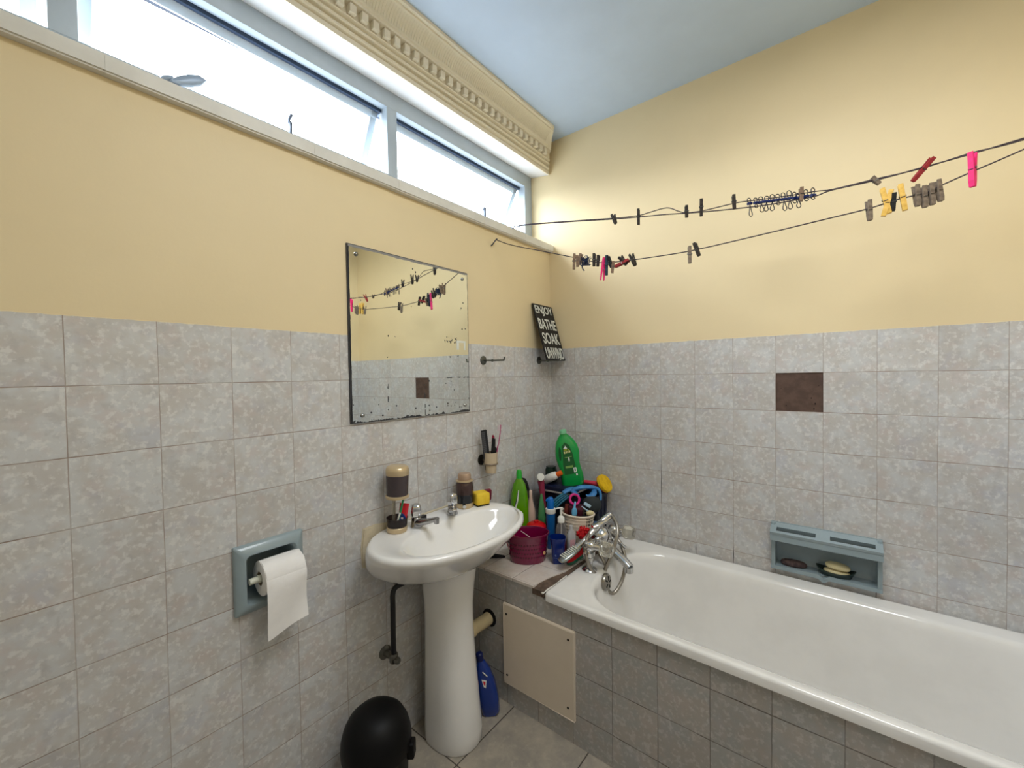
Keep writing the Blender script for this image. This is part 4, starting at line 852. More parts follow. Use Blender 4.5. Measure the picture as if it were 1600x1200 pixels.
# wine red basket
mb = thing('storage_basket', 'wine red plastic basket with small holes in front on the tiled ledge', 'basket', (-.507, -.198, LZ), (0, 0, FACE))
m_wine = mat('wine_basket_plastic', (118, 5, 60), .18, coat=.5)
def ering(a, b, z, n=48): return [Vector((a*math.cos(2*PI*i/n), b*math.sin(2*PI*i/n), z)) for i in range(n)]
bm = B(); loft(bm, [ering(.074, .054, 0), ering(.078, .057, .006), ering(.084, .061, .06), ering(.090, .066, .112), ering(.094, .070, .116), ering(.094, .070, .122), ering(.090, .066, .122), ering(.087, .063, .11), ering(.080, .057, .05), ering(.073, .052, .006)], True, True)
bs = obj('basket_body', bm, m_wine, mb, smooth=50)
bm = B()
for row, zz in enumerate((.030, .048, .066, .084)):
    for i in range(22):
        a = PI + PI*(i+.5*(row % 2)+.25)/22; tt = zz/.112; ra = .0775+.0125*tt; rb = .0567+.0093*tt
        lathe(bm, [(.0028, -.0006), (.0028, .0006)], 8, mtx=mtx((ra*math.cos(a), rb*math.sin(a), zz), (math.cos(a)/ra, math.sin(a)/rb, 0)))
obj('basket_holes', bm, mat('basket_hole_dark', (60, 4, 34), .6), bs, smooth=0)
bm = B(); lathe(bm, [(.008, 0), (.008, .0008), (.001, .001)], 16, mtx=mtx((.0685, -.0402, .045), (.62, -.75, 0)), sx=.8); obj('price_sticker', bm, mat('gold_sticker', (222, 170, 120), .5), bs)
pk = thing('packet', 'pink and white packet standing inside the wine red basket', 'packet', (-.540, -.165, LZ+.008), (-.25, -.35, FACE))
bm = B(); loft(bm, [rr(0, 0, .022, .006, .005, 0, 4), rr(0, 0, .022, .007, .005, .05, 4), rr(0, 0, .021, .003, .003, .112, 4)]); obj('packet_body', bm, mat('pink_packet', (206, 74, 96), .4), pk, smooth=40)
bm = B(); box(bm, -.019, .005, -.0076, -.0050, .07, .098); obj('packet_label', bm, mat('packet_pale', (238, 196, 200), .5), pk, smooth=0)
pk = thing('thin_stick', 'thin white stick slanting across the rim of the wine red basket', 'stick', (-.540, -.200, LZ+.128), (0, .62, FACE))
bm = B(); tube(bm, [(-.012, 0, 0), (.034, 0, 0)], .0014, seg=8, smooth=False); obj('stick_body', bm, mat('stick_white', (236, 214, 218), .5), pk)
# black strap under the basin
bm = B(); tube(bm, [(-.055, .03, .012), (-.02, .02, .022), (.02, .0, .018), (.06, -.015, .006)], [.010, .014, .014, .008], seg=10, flat=.6)
o = obj('black_cloth', bm, mat('black_cloth', (16, 16, 18), .9), smooth=60); o.location = (-.610, -.085, Z+LZ-.004); tag(o, 'black cloth crumpled on the ledge under the tip of the basin', 'cloth')
# dark blue tumbler
cu = thing('tumbler', 'dark blue translucent tumbler beside the wine red basket', 'tumbler', (-.449, -.315, LZ), (0, 0, FACE))
m_bluec = mat('dark_blue_clear', (10, 44, 132), .12, trans=.35, ior=1.35, coat=.5)
bm = B(); loft(bm, [rr(0, 0, .024, .024, .010, 0, 6), rr(0, 0, .026, .026, .011, .004, 6), rr(0, 0, .0275, .0275, .012, .05, 6), rr(0, 0, .029, .029, .016, .075, 6), rr(0, 0, .0335, .0335, .024, .100, 6), rr(0, 0, .0345, .0345, .026, .108, 6), rr(0, 0, .0325, .0325, .024, .108, 6), rr(0, 0, .027, .027, .014, .075, 6), rr(0, 0, .024, .024, .010, .012, 6)], True, True); obj('tumbler_body', bm, m_bluec, cu, smooth=50)
bm = B()
rnd = random.Random(11)
for i in range(14): 
    a = rnd.uniform(-.017, .017); zz = rnd.uniform(.012, .040); box(bm, a, a+rnd.uniform(.002, .006), -.0276, -.0268, zz, zz+.0016)
obj('pale_print', bm, mat('pale_blue_print', (110, 140, 196), .5), cu, smooth=0)
# jar with red lid
j = thing('storage_jar', 'clear jar with a big red round lid behind the wine red basket', 'jar', (-.374, -.150, LZ))
bm = B(); lathe(bm, [(.034, 0), (.038, .004), (.041, .03), (.041, .075), (.036, .086)], 32); obj('jar_body', bm, mat('cloudy_plastic', (196, 176, 176), .25, trans=.55, ior=1.25), j, smooth=50)
bm = B(); lathe(bm, [(.043, .078), (.0465, .081), (.0470, .094), (.044, .104), (.030, .112), (.012, .115), (.001, .115)], 36); lathe(bm, [(.010, .113), (.012, .122), (.001, .124)], 18); obj('red_lid', bm, mat('red_plastic', (206, 14, 24), .3), j, smooth=50)
# little white bottle
j = thing('small_bottle', 'tiny white bottle beneath the tip of the wash basin', 'bottle', (-.432, -.098, LZ))
bm = B(); lathe(bm, [(.015, 0), (.017, .004), (.017, .088), (.012, .096), (.0095, .102)], 20); obj('bottle_body', bm, mat('white_plastic', (232, 232, 226)), j, smooth=50)
bm = B(); lathe(bm, [(.011, .100), (.011, .122), (.008, .124), (.006, .130)], 16); obj('cap', bm, mat('pale_pink_cap', (238, 222, 224), .4), j)
# cream slim bottle
j = thing('slim_bottle', 'slim pale pink bottle with a tapering neck between green bottle and black brush', 'bottle', (-.316, -.077, LZ))
bm = B(); lathe(bm, [(.020, 0), (.0225, .005), (.0225, .12), (.0205, .145), (.013, .178), (.008, .205), (.0075, .235), (.004, .240)], 24); obj('bottle_body', bm, mat('pale_pink_plastic', (216, 188, 172), .4), j, smooth=50)
# lime green bottle
g = thing('detergent_bottle', 'lime green bottle with narrow green neck standing behind the basin', 'bottle', (-.372, -.052, LZ), (0, 0, FACE))
m_lime = mat('lime_liquid_plastic', (96, 160, 10), .18, coat=.4, rgb2=(84, 148, 8), mscale=8)
bm = B(); loft(bm, [rr(0, 0, .036, .024, .018, 0, 6), rr(0, 0, .041, .028, .020, .006, 6), rr(0, 0, .043, .029, .022, .10, 6), rr(0, 0, .0425, .029, .022, .19, 6), rr(0, 0, .038, .027, .022, .24, 6), rr(0, 0, .029, .023, .018, .278, 6), rr(0, 0, .016, .015, .013, .302, 6), rr(0, 0, .013, .013, .012, .308, 6)]); obj('bottle_body', bm, m_lime, g, smooth=60)
bm = B(); lathe(bm, [(.014, .305), (.014, .325), (.0125, .338), (.010, .346), (.001, .347)], 20); obj('neck_cap', bm, mat('bright_green', (44, 176, 56), .3), g, smooth=50)
bm = B(); tube(bm, [(-.004, -.0285, .255), (-.010, -.0300, .21), (-.022, -.0300, .165), (-.034, -.0265, .130)], [.002, .004, .004, .0025], seg=8, flat=.5, flatdir=(0, 1, 0)); lb = obj('white_stripe', bm, mat('white_plastic', (232, 232, 226)), g, smooth=60)
bm = B(); tube(bm, [(-.008, -.0290, .245), (-.016, -.0300, .20), (-.028, -.0285, .158), (-.037, -.0255, .132)], [.001, .003, .003, .0015], seg=8, flat=.5, flatdir=(0, 1, 0)); obj('navy_stripe', bm, mat('navy_print', (18, 38, 60), .5), g, smooth=60)
# blue pump bottle
j = thing('pump_bottle', 'blue bottle with a blue domed cap and white collar behind the tumbler', 'bottle', (-.347, -.213, LZ), (0, 0, FACE))
bm = B(); lathe(bm, [(.017, 0), (.0195, .004), (.0195, .09), (.0205, .14), (.0215, .165)], 24); obj('bottle_body', bm, mat('mid_blue_plastic', (8, 92, 162), .28), j, smooth=50)
bm = B(); lathe(bm, [(.0225, .163), (.0235, .166), (.0235, .183), (.021, .185)], 24); obj('white_collar', bm, mat('white_plastic', (232, 232, 226)), j)
bm = B(); lathe(bm, [(.0165, .184), (.0175, .19), (.0165, .215), (.0145, .222)], 20); tube(bm, [(.010, 0, .224), (-.006, 0, .226), (-.020, 0, .218)], [.010, .010, .006], seg=12, flat=.9); lathe(bm, [(.0145, .218), (.014, .228), (.010, .235), (.001, .237)], 20); obj('pump_head', bm, mat('bright_blue_plastic', (0, 104, 190), .3), j, smooth=50)
# clear pump bottle with red liquid
j = thing('pump_bottle', 'clear pump bottle with white pump and dark red liquid behind the shower head', 'bottle', (-.380, -.290, LZ), (0, 0, FACE))
bm = B(); loft(bm, [rr(0, 0, .020, .016, .012, 0, 6), rr(0, 0, .023, .018, .013, .004, 6), rr(0, 0, .023, .018, .013, .115, 6), rr(0, 0, .018, .015, .012, .135, 6), rr(0, 0, .011, .011, .010, .146, 6)]); obj('bottle_body', bm, mat('clear_plastic', (222, 216, 214), .08, trans=.85, ior=1.15), j, smooth=50)
bm = B(); loft(bm, [rr(0, 0, .0235, .0185, .013, .004, 6), rr(0, 0, .0236, .0186, .013, .066, 6), rr(0, 0, .021, .016, .012, .0665, 6)]); obj('red_liquid', bm, mat('dark_red_liquid', (112, 16, 30), .15, coat=.5), j, smooth=50)
bm = B(); lathe(bm, [(.012, .144), (.0155, .146), (.0155, .166), (.010, .172), (.0045, .176), (.0045, .206)], 20); tube(bm, [(.008, 0, .208), (-.010, 0, .2085), (-.028, 0, .203)], [.006, .005, .0028], seg=10, flat=.7); tube(bm, [(0, 0, .145), (0, 0, .03)], .003, seg=8, smooth=False); obj('pump_head', bm, mat('white_plastic', (232, 232, 226)), j, smooth=50)
# white bottle with printed label
j = thing('lotion_bottle', 'translucent white bottle with blue print beside the clear pump bottle', 'bottle', (-.383, -.343, LZ), (0, 0, FACE+.3))
bm = B(); loft(bm, [rr(0, 0, .0165, .011, .009, 0, 5), rr(0, 0, .019, .013, .010, .004, 5), rr(0, 0, .019, .013, .010, .095, 5), rr(0, 0, .014, .010, .009, .118, 5), rr(0, 0, .008, .008, .007, .125, 5), rr(0, 0, .008, .008, .007, .142, 5)]); obj('bottle_body', bm, mat('milky_plastic', (206, 206, 208), .3, trans=.3, ior=1.2), j, smooth=50)
bm = B(); box(bm, -.012, .012, -.0136, -.0126, .02, .05); obj('blue_label', bm, mat('label_blue', (28, 62, 132)), j, smooth=0)
bm = B(); box(bm, -.012, .012, -.0136, -.0126, .052, .085); obj('pink_label', bm, mat('label_pink', (214, 168, 178), .5), j, smooth=0)
# red scrubber on grey handle
j = thing('scrubber', 'red scourer on a short grey handle behind the shower head', 'scrubber', (-.358, -.378, LZ), (0, .10, FACE))
m_redf = mat('red_bristles', (206, 16, 26), .8, rgb2=(176, 10, 20), mscale=80, bump=.9, bscale=110)
bm = B(); rnd = random.Random(4)
for i in range(44):
    a = rnd.uniform(0, 2*PI); ph_ = rnd.uniform(-.5, 1.2); d = Vector((math.cos(a)*math.cos(ph_), math.sin(a)*math.cos(ph_), math.sin(ph_)))
    tube(bm, [Vector((0, 0, .105))+d*.006, Vector((0, 0, .108))+d*.033], [.009, .004], seg=6, smooth=False)
pebble(bm, 0, 0, .107, .026, .022, .026, 16); obj('red_scourer', bm, m_redf, j, smooth=50)
bm = B(); pebble(bm, -.010, -.018, .062, .014, .006, .026, 16); tube(bm, [(-.008, -.012, .06), (-.004, -.006, 0)], [.009, .013], seg=12, smooth=False); obj('grey_handle', bm, mat('grey_handle', (150, 162, 152), .4), j, smooth=50)
# red nail brush on green back
j = thing('scrubbing_brush', 'red bristled scrubbing brush with a green back on the ledge end beside the bathtub', 'brush', (-.418, -.386, LZ+.017), (0, -.36, FACE+.45))
def bring(sc, z, n=28):
    pts = []
    for i in range(n):
        a = 2*PI*i/n; x = .046*math.cos(a); y = .0185*math.sin(a)*(1-.28*math.cos(a)**2*0+.0)*(1-.22*math.exp(-((x-.004)/.014)**2))
        pts.append(Vector((x*sc, y*sc, z)))
    return pts
bm = B(); loft(bm, [bring(.92, 0), bring(1, .003), bring(1, .010), bring(.95, .013)]); obj('green_back', bm, mat('dark_green_back', (16, 92, 70), .35), j, smooth=50)
bm = B(); loft(bm, [bring(.93, .012), bring(.98, .030), bring(.90, .0315)])
rnd = random.Random(8)
for i in range(120):
    a = rnd.uniform(0, 2*PI); q = math.sqrt(rnd.random())*.94; p_ = Vector((.046*q*math.cos(a), .0165*q*math.sin(a), .028)); tube(bm, [p_, p_+Vector((p_.x*.12, p_.y*.25, .0115))], [.0022, .0014], seg=5, smooth=False)
obj('red_bristle_block', bm, m_redf, j, smooth=30)

# navy crate in the corner and the things on it
cr = thing('crate', 'dark navy crate in the corner of the ledge heaped with bottles', 'crate', (-.108, -.195, LZ))
m_nav = mat('navy_plastic', (16, 24, 48), .4)
def bxr(a, b, z, r_=.012): return rr(0, 0, a, b, r_, z, 4)
bm = B(); loft(bm, [bxr(.082, .138, 0), bxr(.086, .142, .01), bxr(.090, .146, .195), bxr(.094, .150, .197), bxr(.094, .150, .208), bxr(.088, .144, .208), bxr(.085, .141, .19), bxr(.080, .136, .01)], True, True); obj('crate_body', bm, m_nav, cr, smooth=30)
bm = B()
for k in range(7):
    yy = -.12 + k*.04; box(bm, -.0925, -.0895, yy-.003, yy+.003, .02, .190, bev=.001)
for k in range(4):
    xx_ = -.06 + k*.04; box(bm, xx_-.003, xx_+.003, -.1485, -.1450, .02, .190, bev=.001)
obj('crate_ribs', bm, m_nav, cr)
CT = LZ + .209
bx = thing('flat_box', 'flat navy box with a pale band lying across the top of the crate', 'box', (-.120, -.150, CT), (0, 0, 0))
bm = B(); box(bm, -.094, .094, -.098, .098, 0, .034, bev=.004); obj('box_body', bm, mat('dark_blue_card', (14, 22, 52), .45), bx)
bm = B(); box(bm, -.0955, -.0938, -.092, .060, .006, .0135); box(bm, -.09, .06, -.0995, -.0978, .006, .0135); obj('pale_band', bm, mat('pale_band_card', (176, 172, 168), .5), bx)
BT = CT + .0342
# big green cleaner bottle
gb = thing('cleaner_bottle', 'large green cleaning product bottle with handle standing at the back corner', 'bottle', (-.112, -.196, BT), (0, math.radians(-9), FACE))
m_grn = mat('cleaner_green', (0, 148, 62), .28, coat=.3)
OUT = [(-.052, .052, 0), (-.056, .057, .008), (-.053, .058, .05), (-.054, .052, .085), (-.060, .050, .11), (-.064, .055, .14), (-.063, .058, .165), (-.058, .054, .195), (-.050, .043, .222), (-.036, .026, .245), (-.024, .012, .258), (-.021, .009, .264)]
bm = B(); rg = []
for a, b, z in OUT:
    cx = (a+b)/2; hx = (b-a)/2; d = .032 if z < .20 else max(.014, .032-(z-.20)*.32); rg.append(rr(cx, 0, hx, d, min(.020, d*.9), z, 5))
loft(bm, rg); body = obj('bottle_body', bm, m_grn, gb, smooth=60)
bm = B(); lathe(bm, [(.0175, .262), (.018, .266), (.018, .278), (.015, .282), (.001, .283)], 24, cx=-.006); obj('cap', bm, mat('light_green_cap', (126, 200, 150), .35), gb)
bm = B(); prism(bm, [(-.0485, .135), (-.0415, .135), (-.036, .16), (-.034, .19), (-.040, .205), (-.047, .185), (-.050, .16)], -.0335, -.0315, lambda a, b, d: (a, d, b)); obj('handle_recess', bm, mat('deep_green', (0, 74, 34), .5), gb, smooth=0)
bm = B(); prism(bm, [(-.036, .060), (.018, .060), (.024, .10), (.020, .16), (.010, .205), (-.010, .222), (-.028, .205), (-.030, .16), (-.036, .11)], -.0332, -.0316, lambda a, b, d: (a, d, b)); lb = obj('label', bm, mat('label_dark_green', (20, 88, 38), .5), gb, smooth=0)
def fl(name, rects, m, d=-.0340):
    bm = B()
    for x0, x1, z0, z1 in rects: box(bm, x0, x1, d, -.0330, z0, z1)
    return obj(name, bm, m, lb, smooth=0)
bm = B(); prism(bm, [(-.022, .192), (-.002, .190), (-.006, .197), (-.010, .206), (-.015, .199)], -.0342, -.0330, lambda a, b, d: (a, d, b)); obj('white_logo', bm, mat('print_and_highlight_white', (230, 232, 226), .5), lb, smooth=0)
fl('yellow_lettering', [(-.021, -.004, .181, .188), (-.001, .006, .180, .187)], mat('print_olive', (150, 160, 50), .5))
fl('white_lettering', [(-.022, -.016, .166, .177), (-.013, -.007, .167, .177), (-.004, .001, .168, .178), (.004, .010, .169, .179)], mat('print_cream', (222, 216, 150), .5))
fl('pale_text_band', [(-.026, .012, .092, .103), (-.022, -.008, .144, .148), (.002, .014, .146, .150)], mat('print_lightgreen', (126, 166, 84), .5))
fl('white_symbols', [(-.006, .000, .126, .146), (-.007, .001, .132, .136), (.012, .024, .066, .072), (.012, .016, .072, .088), (.022, .026, .070, .086), (.012, .026, .086, .090), (.020, .028, .050, .060)], mat('print_and_highlight_white', (230, 232, 226)), d=-.0345)
# white bottle with orange cap, lying
j = thing('lying_bottle', 'white bottle with an orange cap leaning across the foot of the green bottle', 'bottle', (-.184, -.082, BT+.022), (0, 0, 0))
Mq = mtx((0, 0, 0), (.10, -.86, .45)); 
bm = B(); lathe(bm, [(.017, -.012), (.0215, -.008), (.0215, .050), (.018, .064), (.010, .072)], 24, mtx=Mq); obj('bottle_body', bm, mat('white_plastic', (232, 232, 226)), j, smooth=50)
bm = B(); lathe(bm, [(.0125, .070), (.013, .074), (.0125, .094), (.010, .098), (.001, .099)], 20, mtx=Mq); obj('orange_cap', bm, mat('orange_plastic', (232, 98, 22), .4), j, smooth=50)
# dark jar
j = thing('dark_jar', 'dark translucent green jar on the crate behind the white bottle', 'jar', (-.128, -.074, BT))
bm = B(); lathe(bm, [(.026, 0), (.030, .004), (.030, .062), (.026, .070), (.026, .078), (.001, .079)], 24); obj('jar_body', bm, mat('dark_green_glass', (34, 56, 46), .12, trans=.4, ior=1.3), j, smooth=50)
# magenta tube with white cap
j = thing('cream_tube', 'dark pink tube with a round white cap pushed between brush and crate', 'tube', (-.232, -.092, LZ+.185))
Mq = mtx((0, 0, 0), (-.10, .06, 1)); 
bm = B(); loft(bm, [[Mq @ p for p in rr(0, 0, a, b, min(a, b)*.95, z, 5)] for a, b, z in ((.004, .010, -.06), (.009, .012, 0), (.014, .015, .06), (.017, .017, .085), (.010, .010, .092))]); obj('tube_body', bm, mat('dusky_pink_plastic', (158, 56, 84), .4), j, smooth=50)
Mc = mtx((-.018, .0, .106), CAMN + Vector((0, 0, .25)))
bm = B(); lathe(bm, [(.018, -.030), (.0195, -.026), (.0195, .014), (.017, .018), (.001, .019)], 24, mtx=Mc); obj('white_cap', bm, mat('white_plastic', (232, 232, 226)), j, smooth=40)
# green sachet/tube
j = thing('green_tube', 'narrow dull green squeeze tube standing beneath the pink one', 'tube', (-.268, -.108, LZ), (0, 0, FACE))
bm = B(); loft(bm, [rr(0, 0, .014, .013, .012, 0, 5), rr(0, 0, .019, .016, .014, .012, 5), rr(0, 0, .019, .014, .013, .10, 5), rr(0, 0, .013, .006, .005, .16, 5), rr(0, 0, .004, .001, .001, .215, 5)]); obj('tube_body', bm, mat('dull_green_plastic', (82, 148, 92), .4), j, smooth=50)
bm = B(); lathe(bm, [(.015, -.0005), (.015, .012)], 18); obj('pale_cap', bm, mat('pale_teal_cap', (170, 206, 204), .4), j)
# black hair brush
j = thing('hair_brush', 'black oval brush standing upright between the slim bottle and the crate', 'brush', (-.290, -.046, LZ), (0, math.radians(-6), FACE))
bm = B(); tube(bm, [(0, 0, 0), (0, 0, .10), (0, 0, .15)], [.010, .011, .013], seg=12, flat=.8, smooth=False); pebble(bm, 0, 0, .215, .030, .012, .078, 20); obj('brush_body', bm, m_matte, j, smooth=60)
bm = B()
for a in range(-2, 3):
    for b in range(-6, 7):
        if (a/2.8)**2+(b/7.5)**2 < 1: tube(bm, [(a*.009, -.008, .215+b*.009), (a*.0095, -.020, .215+b*.0092)], .0016, seg=5, smooth=False)
obj('bristles', bm, m_matte, j, smooth=0)
# round yellow scrub head on red handle
j = thing('dish_brush', 'round yellow scrubbing pad on a red handle at the right end of the crate', 'brush', (-.070, -.340, CT+.045))
Mq = mtx((0, 0, 0), (.02, -.83, .565))
bm = B(); lathe(bm, [(.046, 0), (.050, .004), (.050, .018), (.045, .023), (.001, .024)], 32, mtx=Mq, sx=1, sy=.92); obj('yellow_pad', bm, mat('yellow_pad_foam', (232, 190, 22), .9, rgb2=(214, 168, 12), mscale=40, bump=.8, bscale=120), j, smooth=40)
bm = B(); lathe(bm, [(.020, -.018), (.040, -.006), (.046, 0)], 28, mtx=Mq); tube(bm, [Mq @ Vector((0, 0, -.010)), (-.005, .045, .0), (-.020, .10, .004), (-.03, .14, .0)], [.013, .011, .009, .009], seg=12); obj('red_handle', bm, mat('coral_red_plastic', (206, 48, 74), .35), j, smooth=50)

# white openwork basket with odds and ends
wbk = thing('openwork_basket', 'white plastic openwork basket full of small things in front of the crate', 'basket', (-.277, -.315, LZ))
m_wpl = mat('ivory_plastic', (226, 214, 196), .4)
bm = B(); H_ = .165
def el2(a, b, z, n=44): return [Vector((a*math.cos(2*PI*i/n), b*math.sin(2*PI*i/n), z)) for i in range(n)]
loft(bm, [el2(.050, .062, 0), el2(.052, .064, .004), el2(.052, .064, .018), el2(.050, .062, .018), el2(.048, .060, .004)], True, True)
obj('basket_base', bm, m_wpl, wbk, smooth=50); bm = B()
rim = el2(.062, .077, H_); tube(bm, [Vector((p.x, p.y, p.z)) for p in rim[::2]], .0048, seg=8, k=2, closed=True, flat=1.0)
obj('basket_rim', bm, m_wpl, wbk, smooth=50)
bm = B(); n = 28
def wallp(i, z): t_ = z/H_; return Vector(((.052+.009*t_)*math.cos(2*PI*i/n), (.064+.012*t_)*math.sin(2*PI*i/n), z))
for i in range(n):
    solid = (13 <= i <= 18)
    w_ = .5 if solid else .14
    for s_ in ((-w_, w_),):
        P0, P1_ = wallp(i+s_[0], .012), wallp(i+s_[1], .012); Q0, Q1 = wallp(i+s_[0], H_-.006), wallp(i+s_[1], H_-.006)
        inn = lambda p: Vector((p.x*.965, p.y*.965, p.z))
        vs = [bm.verts.new(p) for p in (P0, P1_, Q1, Q0, inn(P0), inn(P1_), inn(Q1), inn(Q0))]
        for q in ((0, 1, 2, 3), (7, 6, 5, 4), (0, 4, 5, 1), (1, 5, 6, 2), (2, 6, 7, 3), (3, 7, 4, 0)): bm.faces.new([vs[k] for k in q])
for k in range(1, 10):
    zz = .014 + k*.0150; tube(bm, [wallp(i, zz)*1 for i in range(0, n)], .0016, seg=5, k=1, closed=True)
obj('openwork_wall', bm, m_wpl, wbk, smooth=30)
WT = LZ + H_
bm = B(); loft(bm, [el2(.040, .050, .0045), el2(.044, .054, .010), el2(.046, .057, .09), el2(.042, .052, .128), el2(.02, .03, .138)])
for v in bm.verts: v.co += Vector((math.sin(v.co.z*160+v.co.x*90), math.cos(v.co.z*130+v.co.y*80), 0))*.0012
o = obj('dark_cloth', bm, mat('dark_teal_cloth', (24, 30, 38), .9, bump=.5, bscale=40), smooth=60); o.location = (-.277, -.315, Z+LZ+.018); tag(o, 'dark cloth seen through the holes of the white openwork basket', 'cloth')
j = thing('maroon_tub', 'maroon tub sticking out of the white openwork basket', 'tub', (-.285, -.312, LZ+.150))
bm = B(); lathe(bm, [(.028, 0), (.031, .004), (.034, .033), (.036, .040), (.034, .048), (.028, .050), (.001, .050)], 26); obj('tub_body', bm, mat('maroon_plastic', (72, 14, 36), .35), j, smooth=50)
j = thing('brown_bottle', 'reddish brown bottle in the left side of the white openwork basket', 'bottle', (-.290, -.268, LZ+.148))
bm = B(); lathe(bm, [(.012, 0), (.0145, .004), (.0150, .028), (.011, .042), (.010, .050), (.001, .051)], 22); obj('bottle_body', bm, mat('reddish_brown', (110, 44, 34), .4), j, smooth=50)
j = thing('hair_tie', 'pink fabric hair tie on top of the maroon tub', 'hair tie', (-.284, -.304, LZ+.226), (math.radians(62), 0, FACE))
bm = B(); pts = [Vector((.021*math.cos(a), .0225*math.sin(a), .0015*math.sin(3*a))) for a in [2*PI*i/14 for i in range(14)]]
tube(bm, pts, [.0062, .0052]*7, seg=9, k=4, closed=True); obj('ring', bm, mat('pink_fabric', (222, 52, 140), .7, rgb2=(196, 34, 120), mscale=60), j, smooth=60)
j = thing('razor', 'light blue razor with a drop shaped handle hanging over the maroon tub', 'razor', (-.312, -.328, LZ+.172), (0, 0, FACE))
bm = B(); pebble(bm, -.010, -.012, .012, .0125, .005, .020, 16); tube(bm, [(-.010, -.010, .03), (-.004, 0, .055)], [.006, .004], seg=10, smooth=False); obj('handle', bm, mat('sky_blue_plastic', (96, 164, 206), .35), j, smooth=60)
j = thing('razor', 'clear and white razor lying across the right edge of the maroon tub', 'razor', (-.270, -.350, LZ+.190), (0, .55, FACE))
bm = B(); box(bm, -.018, .016, -.009, -.003, .012, .026, bev=.002); tube(bm, [(-.020, -.006, .0), (.026, -.008, -.004)], [.003, .004], seg=8, smooth=False); obj('handle', bm, mat('pale_blue_clear', (176, 206, 226), .3), j, smooth=40)
j = thing('cream_soap_piece', 'cream coloured soap piece at the right end of the white openwork basket', 'soap', (-.262, -.368, WT-.004), (0, .1, FACE))
bm = B(); pebble(bm, 0, 0, .008, .018, .011, .012, 18); obj('soap_body', bm, mat('cream_soap', (226, 212, 164)), j, smooth=60)
# rubber gloves
m_glove = mat('blue_rubber', (68, 138, 196), .45, rgb2=(52, 116, 178), mscale=16); m_teal = mat('teal_rubber', (24, 120, 138), .45, rgb2=(16, 92, 120), mscale=14)
gl_ = thing('rubber_glove', 'blue rubber glove with teal fingers drooping left towards the blue pump bottle', 'glove', (-.240, -.232, CT+.020))
bm = B(); tube(bm, [(.052, -.030, .012), (.030, -.018, .018), (.008, -.002, .014), (-.010, .010, .004)], [.020, .021, .018, .014], seg=14, flat=.55); obj('cuff', bm, m_glove, gl_, smooth=60)
bm = B()
for k, (dy, dz) in enumerate(((.0, .0), (.012, -.010), (.022, -.022), (.034, -.036))):
    tube(bm, [(-.004+k*.004, .004-dy*.3, .004+dz*.5), (-.034, .024-dy*.3, -.012+dz*.8), (-.062, .042-dy*.3, -.034+dz)], [.0085, .0070, .0058], seg=10, flat=.7)
obj('fingers', bm, m_teal, gl_, smooth=60)
gl_ = thing('rubber_glove', 'light blue rubber glove folded over the dark pouch under the yellow pad', 'glove', (-.185, -.312, CT+.030))
bm = B(); tube(bm, [(-.045, .050, .012), (-.020, .022, .022), (.012, -.012, .022), (.036, -.040, .012), (.040, -.052, -.012), (.030, -.058, -.038)], [.010, .017, .014, .013, .011, .007], seg=14, flat=.65); obj('cuff', bm, m_glove, gl_, smooth=60)
bm = B(); tube(bm, [(-.046, .046, .008), (-.052, .028, -.004), (-.045, .014, -.010)], [.014, .013, .007], seg=10, flat=.6); tube(bm, [(.020, -.030, .012), (.002, -.036, -.002), (-.020, -.026, -.012), (-.032, -.014, -.004)], [.010, .015, .012, .003], seg=10, flat=.5); obj('fingers', bm, m_glove, gl_, smooth=60)
gl_ = thing('pouch', 'dark grey cloth pouch bulging between white basket and crate', 'pouch', (-.222, -.348, LZ+.155), (0, 0, FACE))
bm = B(); pebble(bm, .010, 0, .040, .044, .030, .036, 22); obj('pouch_body', bm, mat('dark_grey_cloth', (44, 50, 52), .85, bump=.4, bscale=40), gl_, smooth=60)
j = thing('dark_bottle', 'dark bottle with a pale blue label squeezed beside the crate', 'bottle', (-.199, -.371, LZ), (0, 0, FACE))
bm = B(); lathe(bm, [(.014, 0), (.0165, .004), (.0165, .125), (.010, .142), (.009, .152), (.001, .153)], 22); obj('bottle_body', bm, mat('near_black_plastic', (20, 24, 34), .35), j, smooth=50)
bm = B(); lathe(bm, [(.0169, .070), (.0170, .072), (.0170, .118), (.0169, .120)], 22, cap0=False, cap1=False); obj('label', bm, mat('label_paleblue', (108, 146, 200), .5), j)

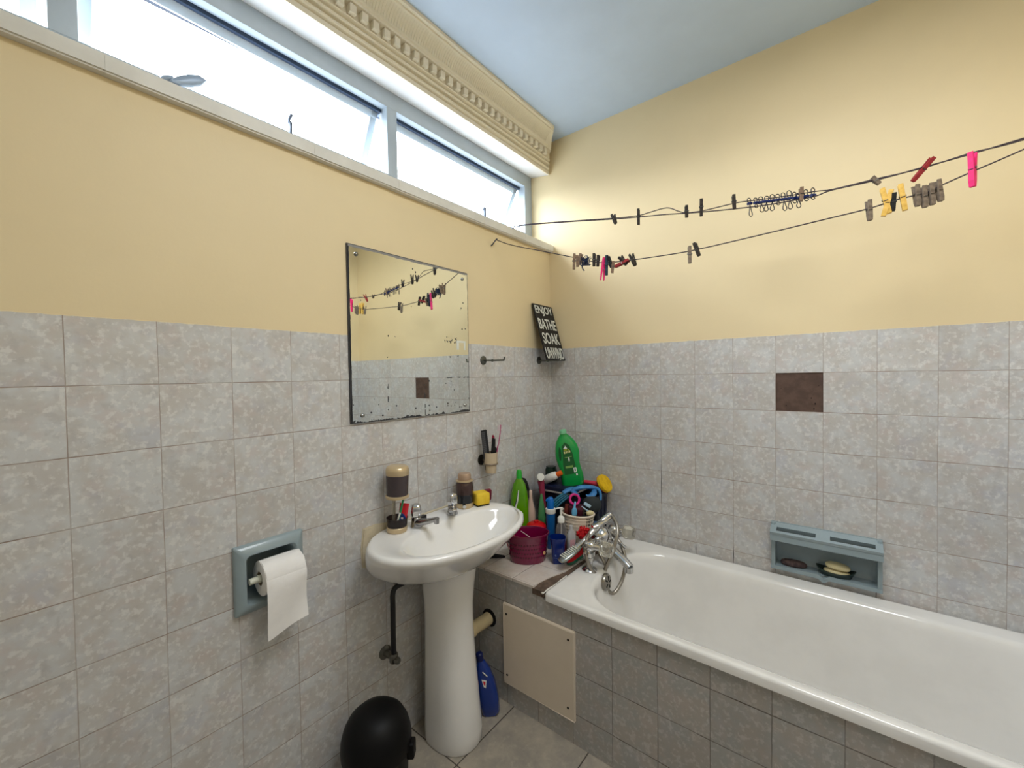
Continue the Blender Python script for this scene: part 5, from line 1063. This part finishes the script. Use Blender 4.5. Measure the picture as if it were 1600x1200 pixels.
# ---------------------------------------------------------------- on the floor
bn = thing('pedal_bin', 'black round bin with a domed lid on the floor against the left wall', 'bin', (-1.236, -.160, -1.4595), (0, 0, FACE)); bn.scale = (.95, .95, .96)
m_bin = mat('bin_black', (8, 8, 10), .5, spec=.25)
bm = B(); lathe(bm, [(.088, 0), (.091, .004), (.099, .205), (.101, .210)], 44); obj('bin_body', bm, m_bin, bn, smooth=50)
bm = B(); lathe(bm, [(.102, .200), (.108, .203), (.109, .222), (.107, .245), (.100, .272), (.086, .298), (.066, .316), (.040, .327), (.015, .331), (.001, .331)], 44); obj('domed_lid', bm, m_bin, bn, smooth=50)
bm = B(); box(bm, .098, .122, -.018, .018, .172, .222, bev=.006, seg=3); obj('hinge', bm, m_bin, bn, smooth=40)
fb = thing('floor_bottle', 'dark blue bottle with red and white label on the floor behind the pedestal', 'bottle', (-.752, -.190, -1.4595), (0, math.radians(-8), FACE))
m_db = mat('dark_blue_plastic', (10, 50, 132), .22, coat=.5)
bm = B(); loft(bm, [rr(0, 0, .030, .024, .018, 0, 6), rr(0, 0, .037, .028, .022, .010, 6), rr(0, 0, .039, .030, .024, .06, 6), rr(0, 0, .035, .028, .022, .12, 6), rr(-.004, 0, .026, .022, .018, .175, 6), rr(-.008, 0, .015, .014, .012, .205, 6), rr(-.010, 0, .012, .012, .010, .212, 6)]); obj('bottle_body', bm, m_db, fb, smooth=60)
bm = B(); lathe(bm, [(.014, .210), (.014, .235), (.010, .240), (.001, .241)], 20, cx=-.010); obj('cap', bm, mat('dark_blue_cap', (10, 26, 84), .35), fb)
bm = B(); prism(bm, [(-.012, .150), (.006, .144), (.000, .118), (-.008, .124)], -.0275, -.0262, lambda a, b, d: (a, d+(b-.14)*.12, b)); obj('label', bm, mat('print_and_highlight_white', (230, 232, 226)), fb, smooth=0)
bm = B(); prism(bm, [(-.007, .144), (.002, .141), (-.001, .128), (-.006, .131)], -.0285, -.0272, lambda a, b, d: (a, d+(b-.14)*.12, b)); obj('label_red', bm, mat('print_red', (206, 40, 60), .5), fb, smooth=0)
bm = B(); tube(bm, [(-.004, -.0245, .178), (.006, -.0268, .168), (.012, -.0272, .160)], .0018, seg=6); obj('painted_highlight', bm, mat('print_and_highlight_white', (230, 232, 226)), fb, smooth=40)  # white streak painted on the shoulder as the bottle's highlight
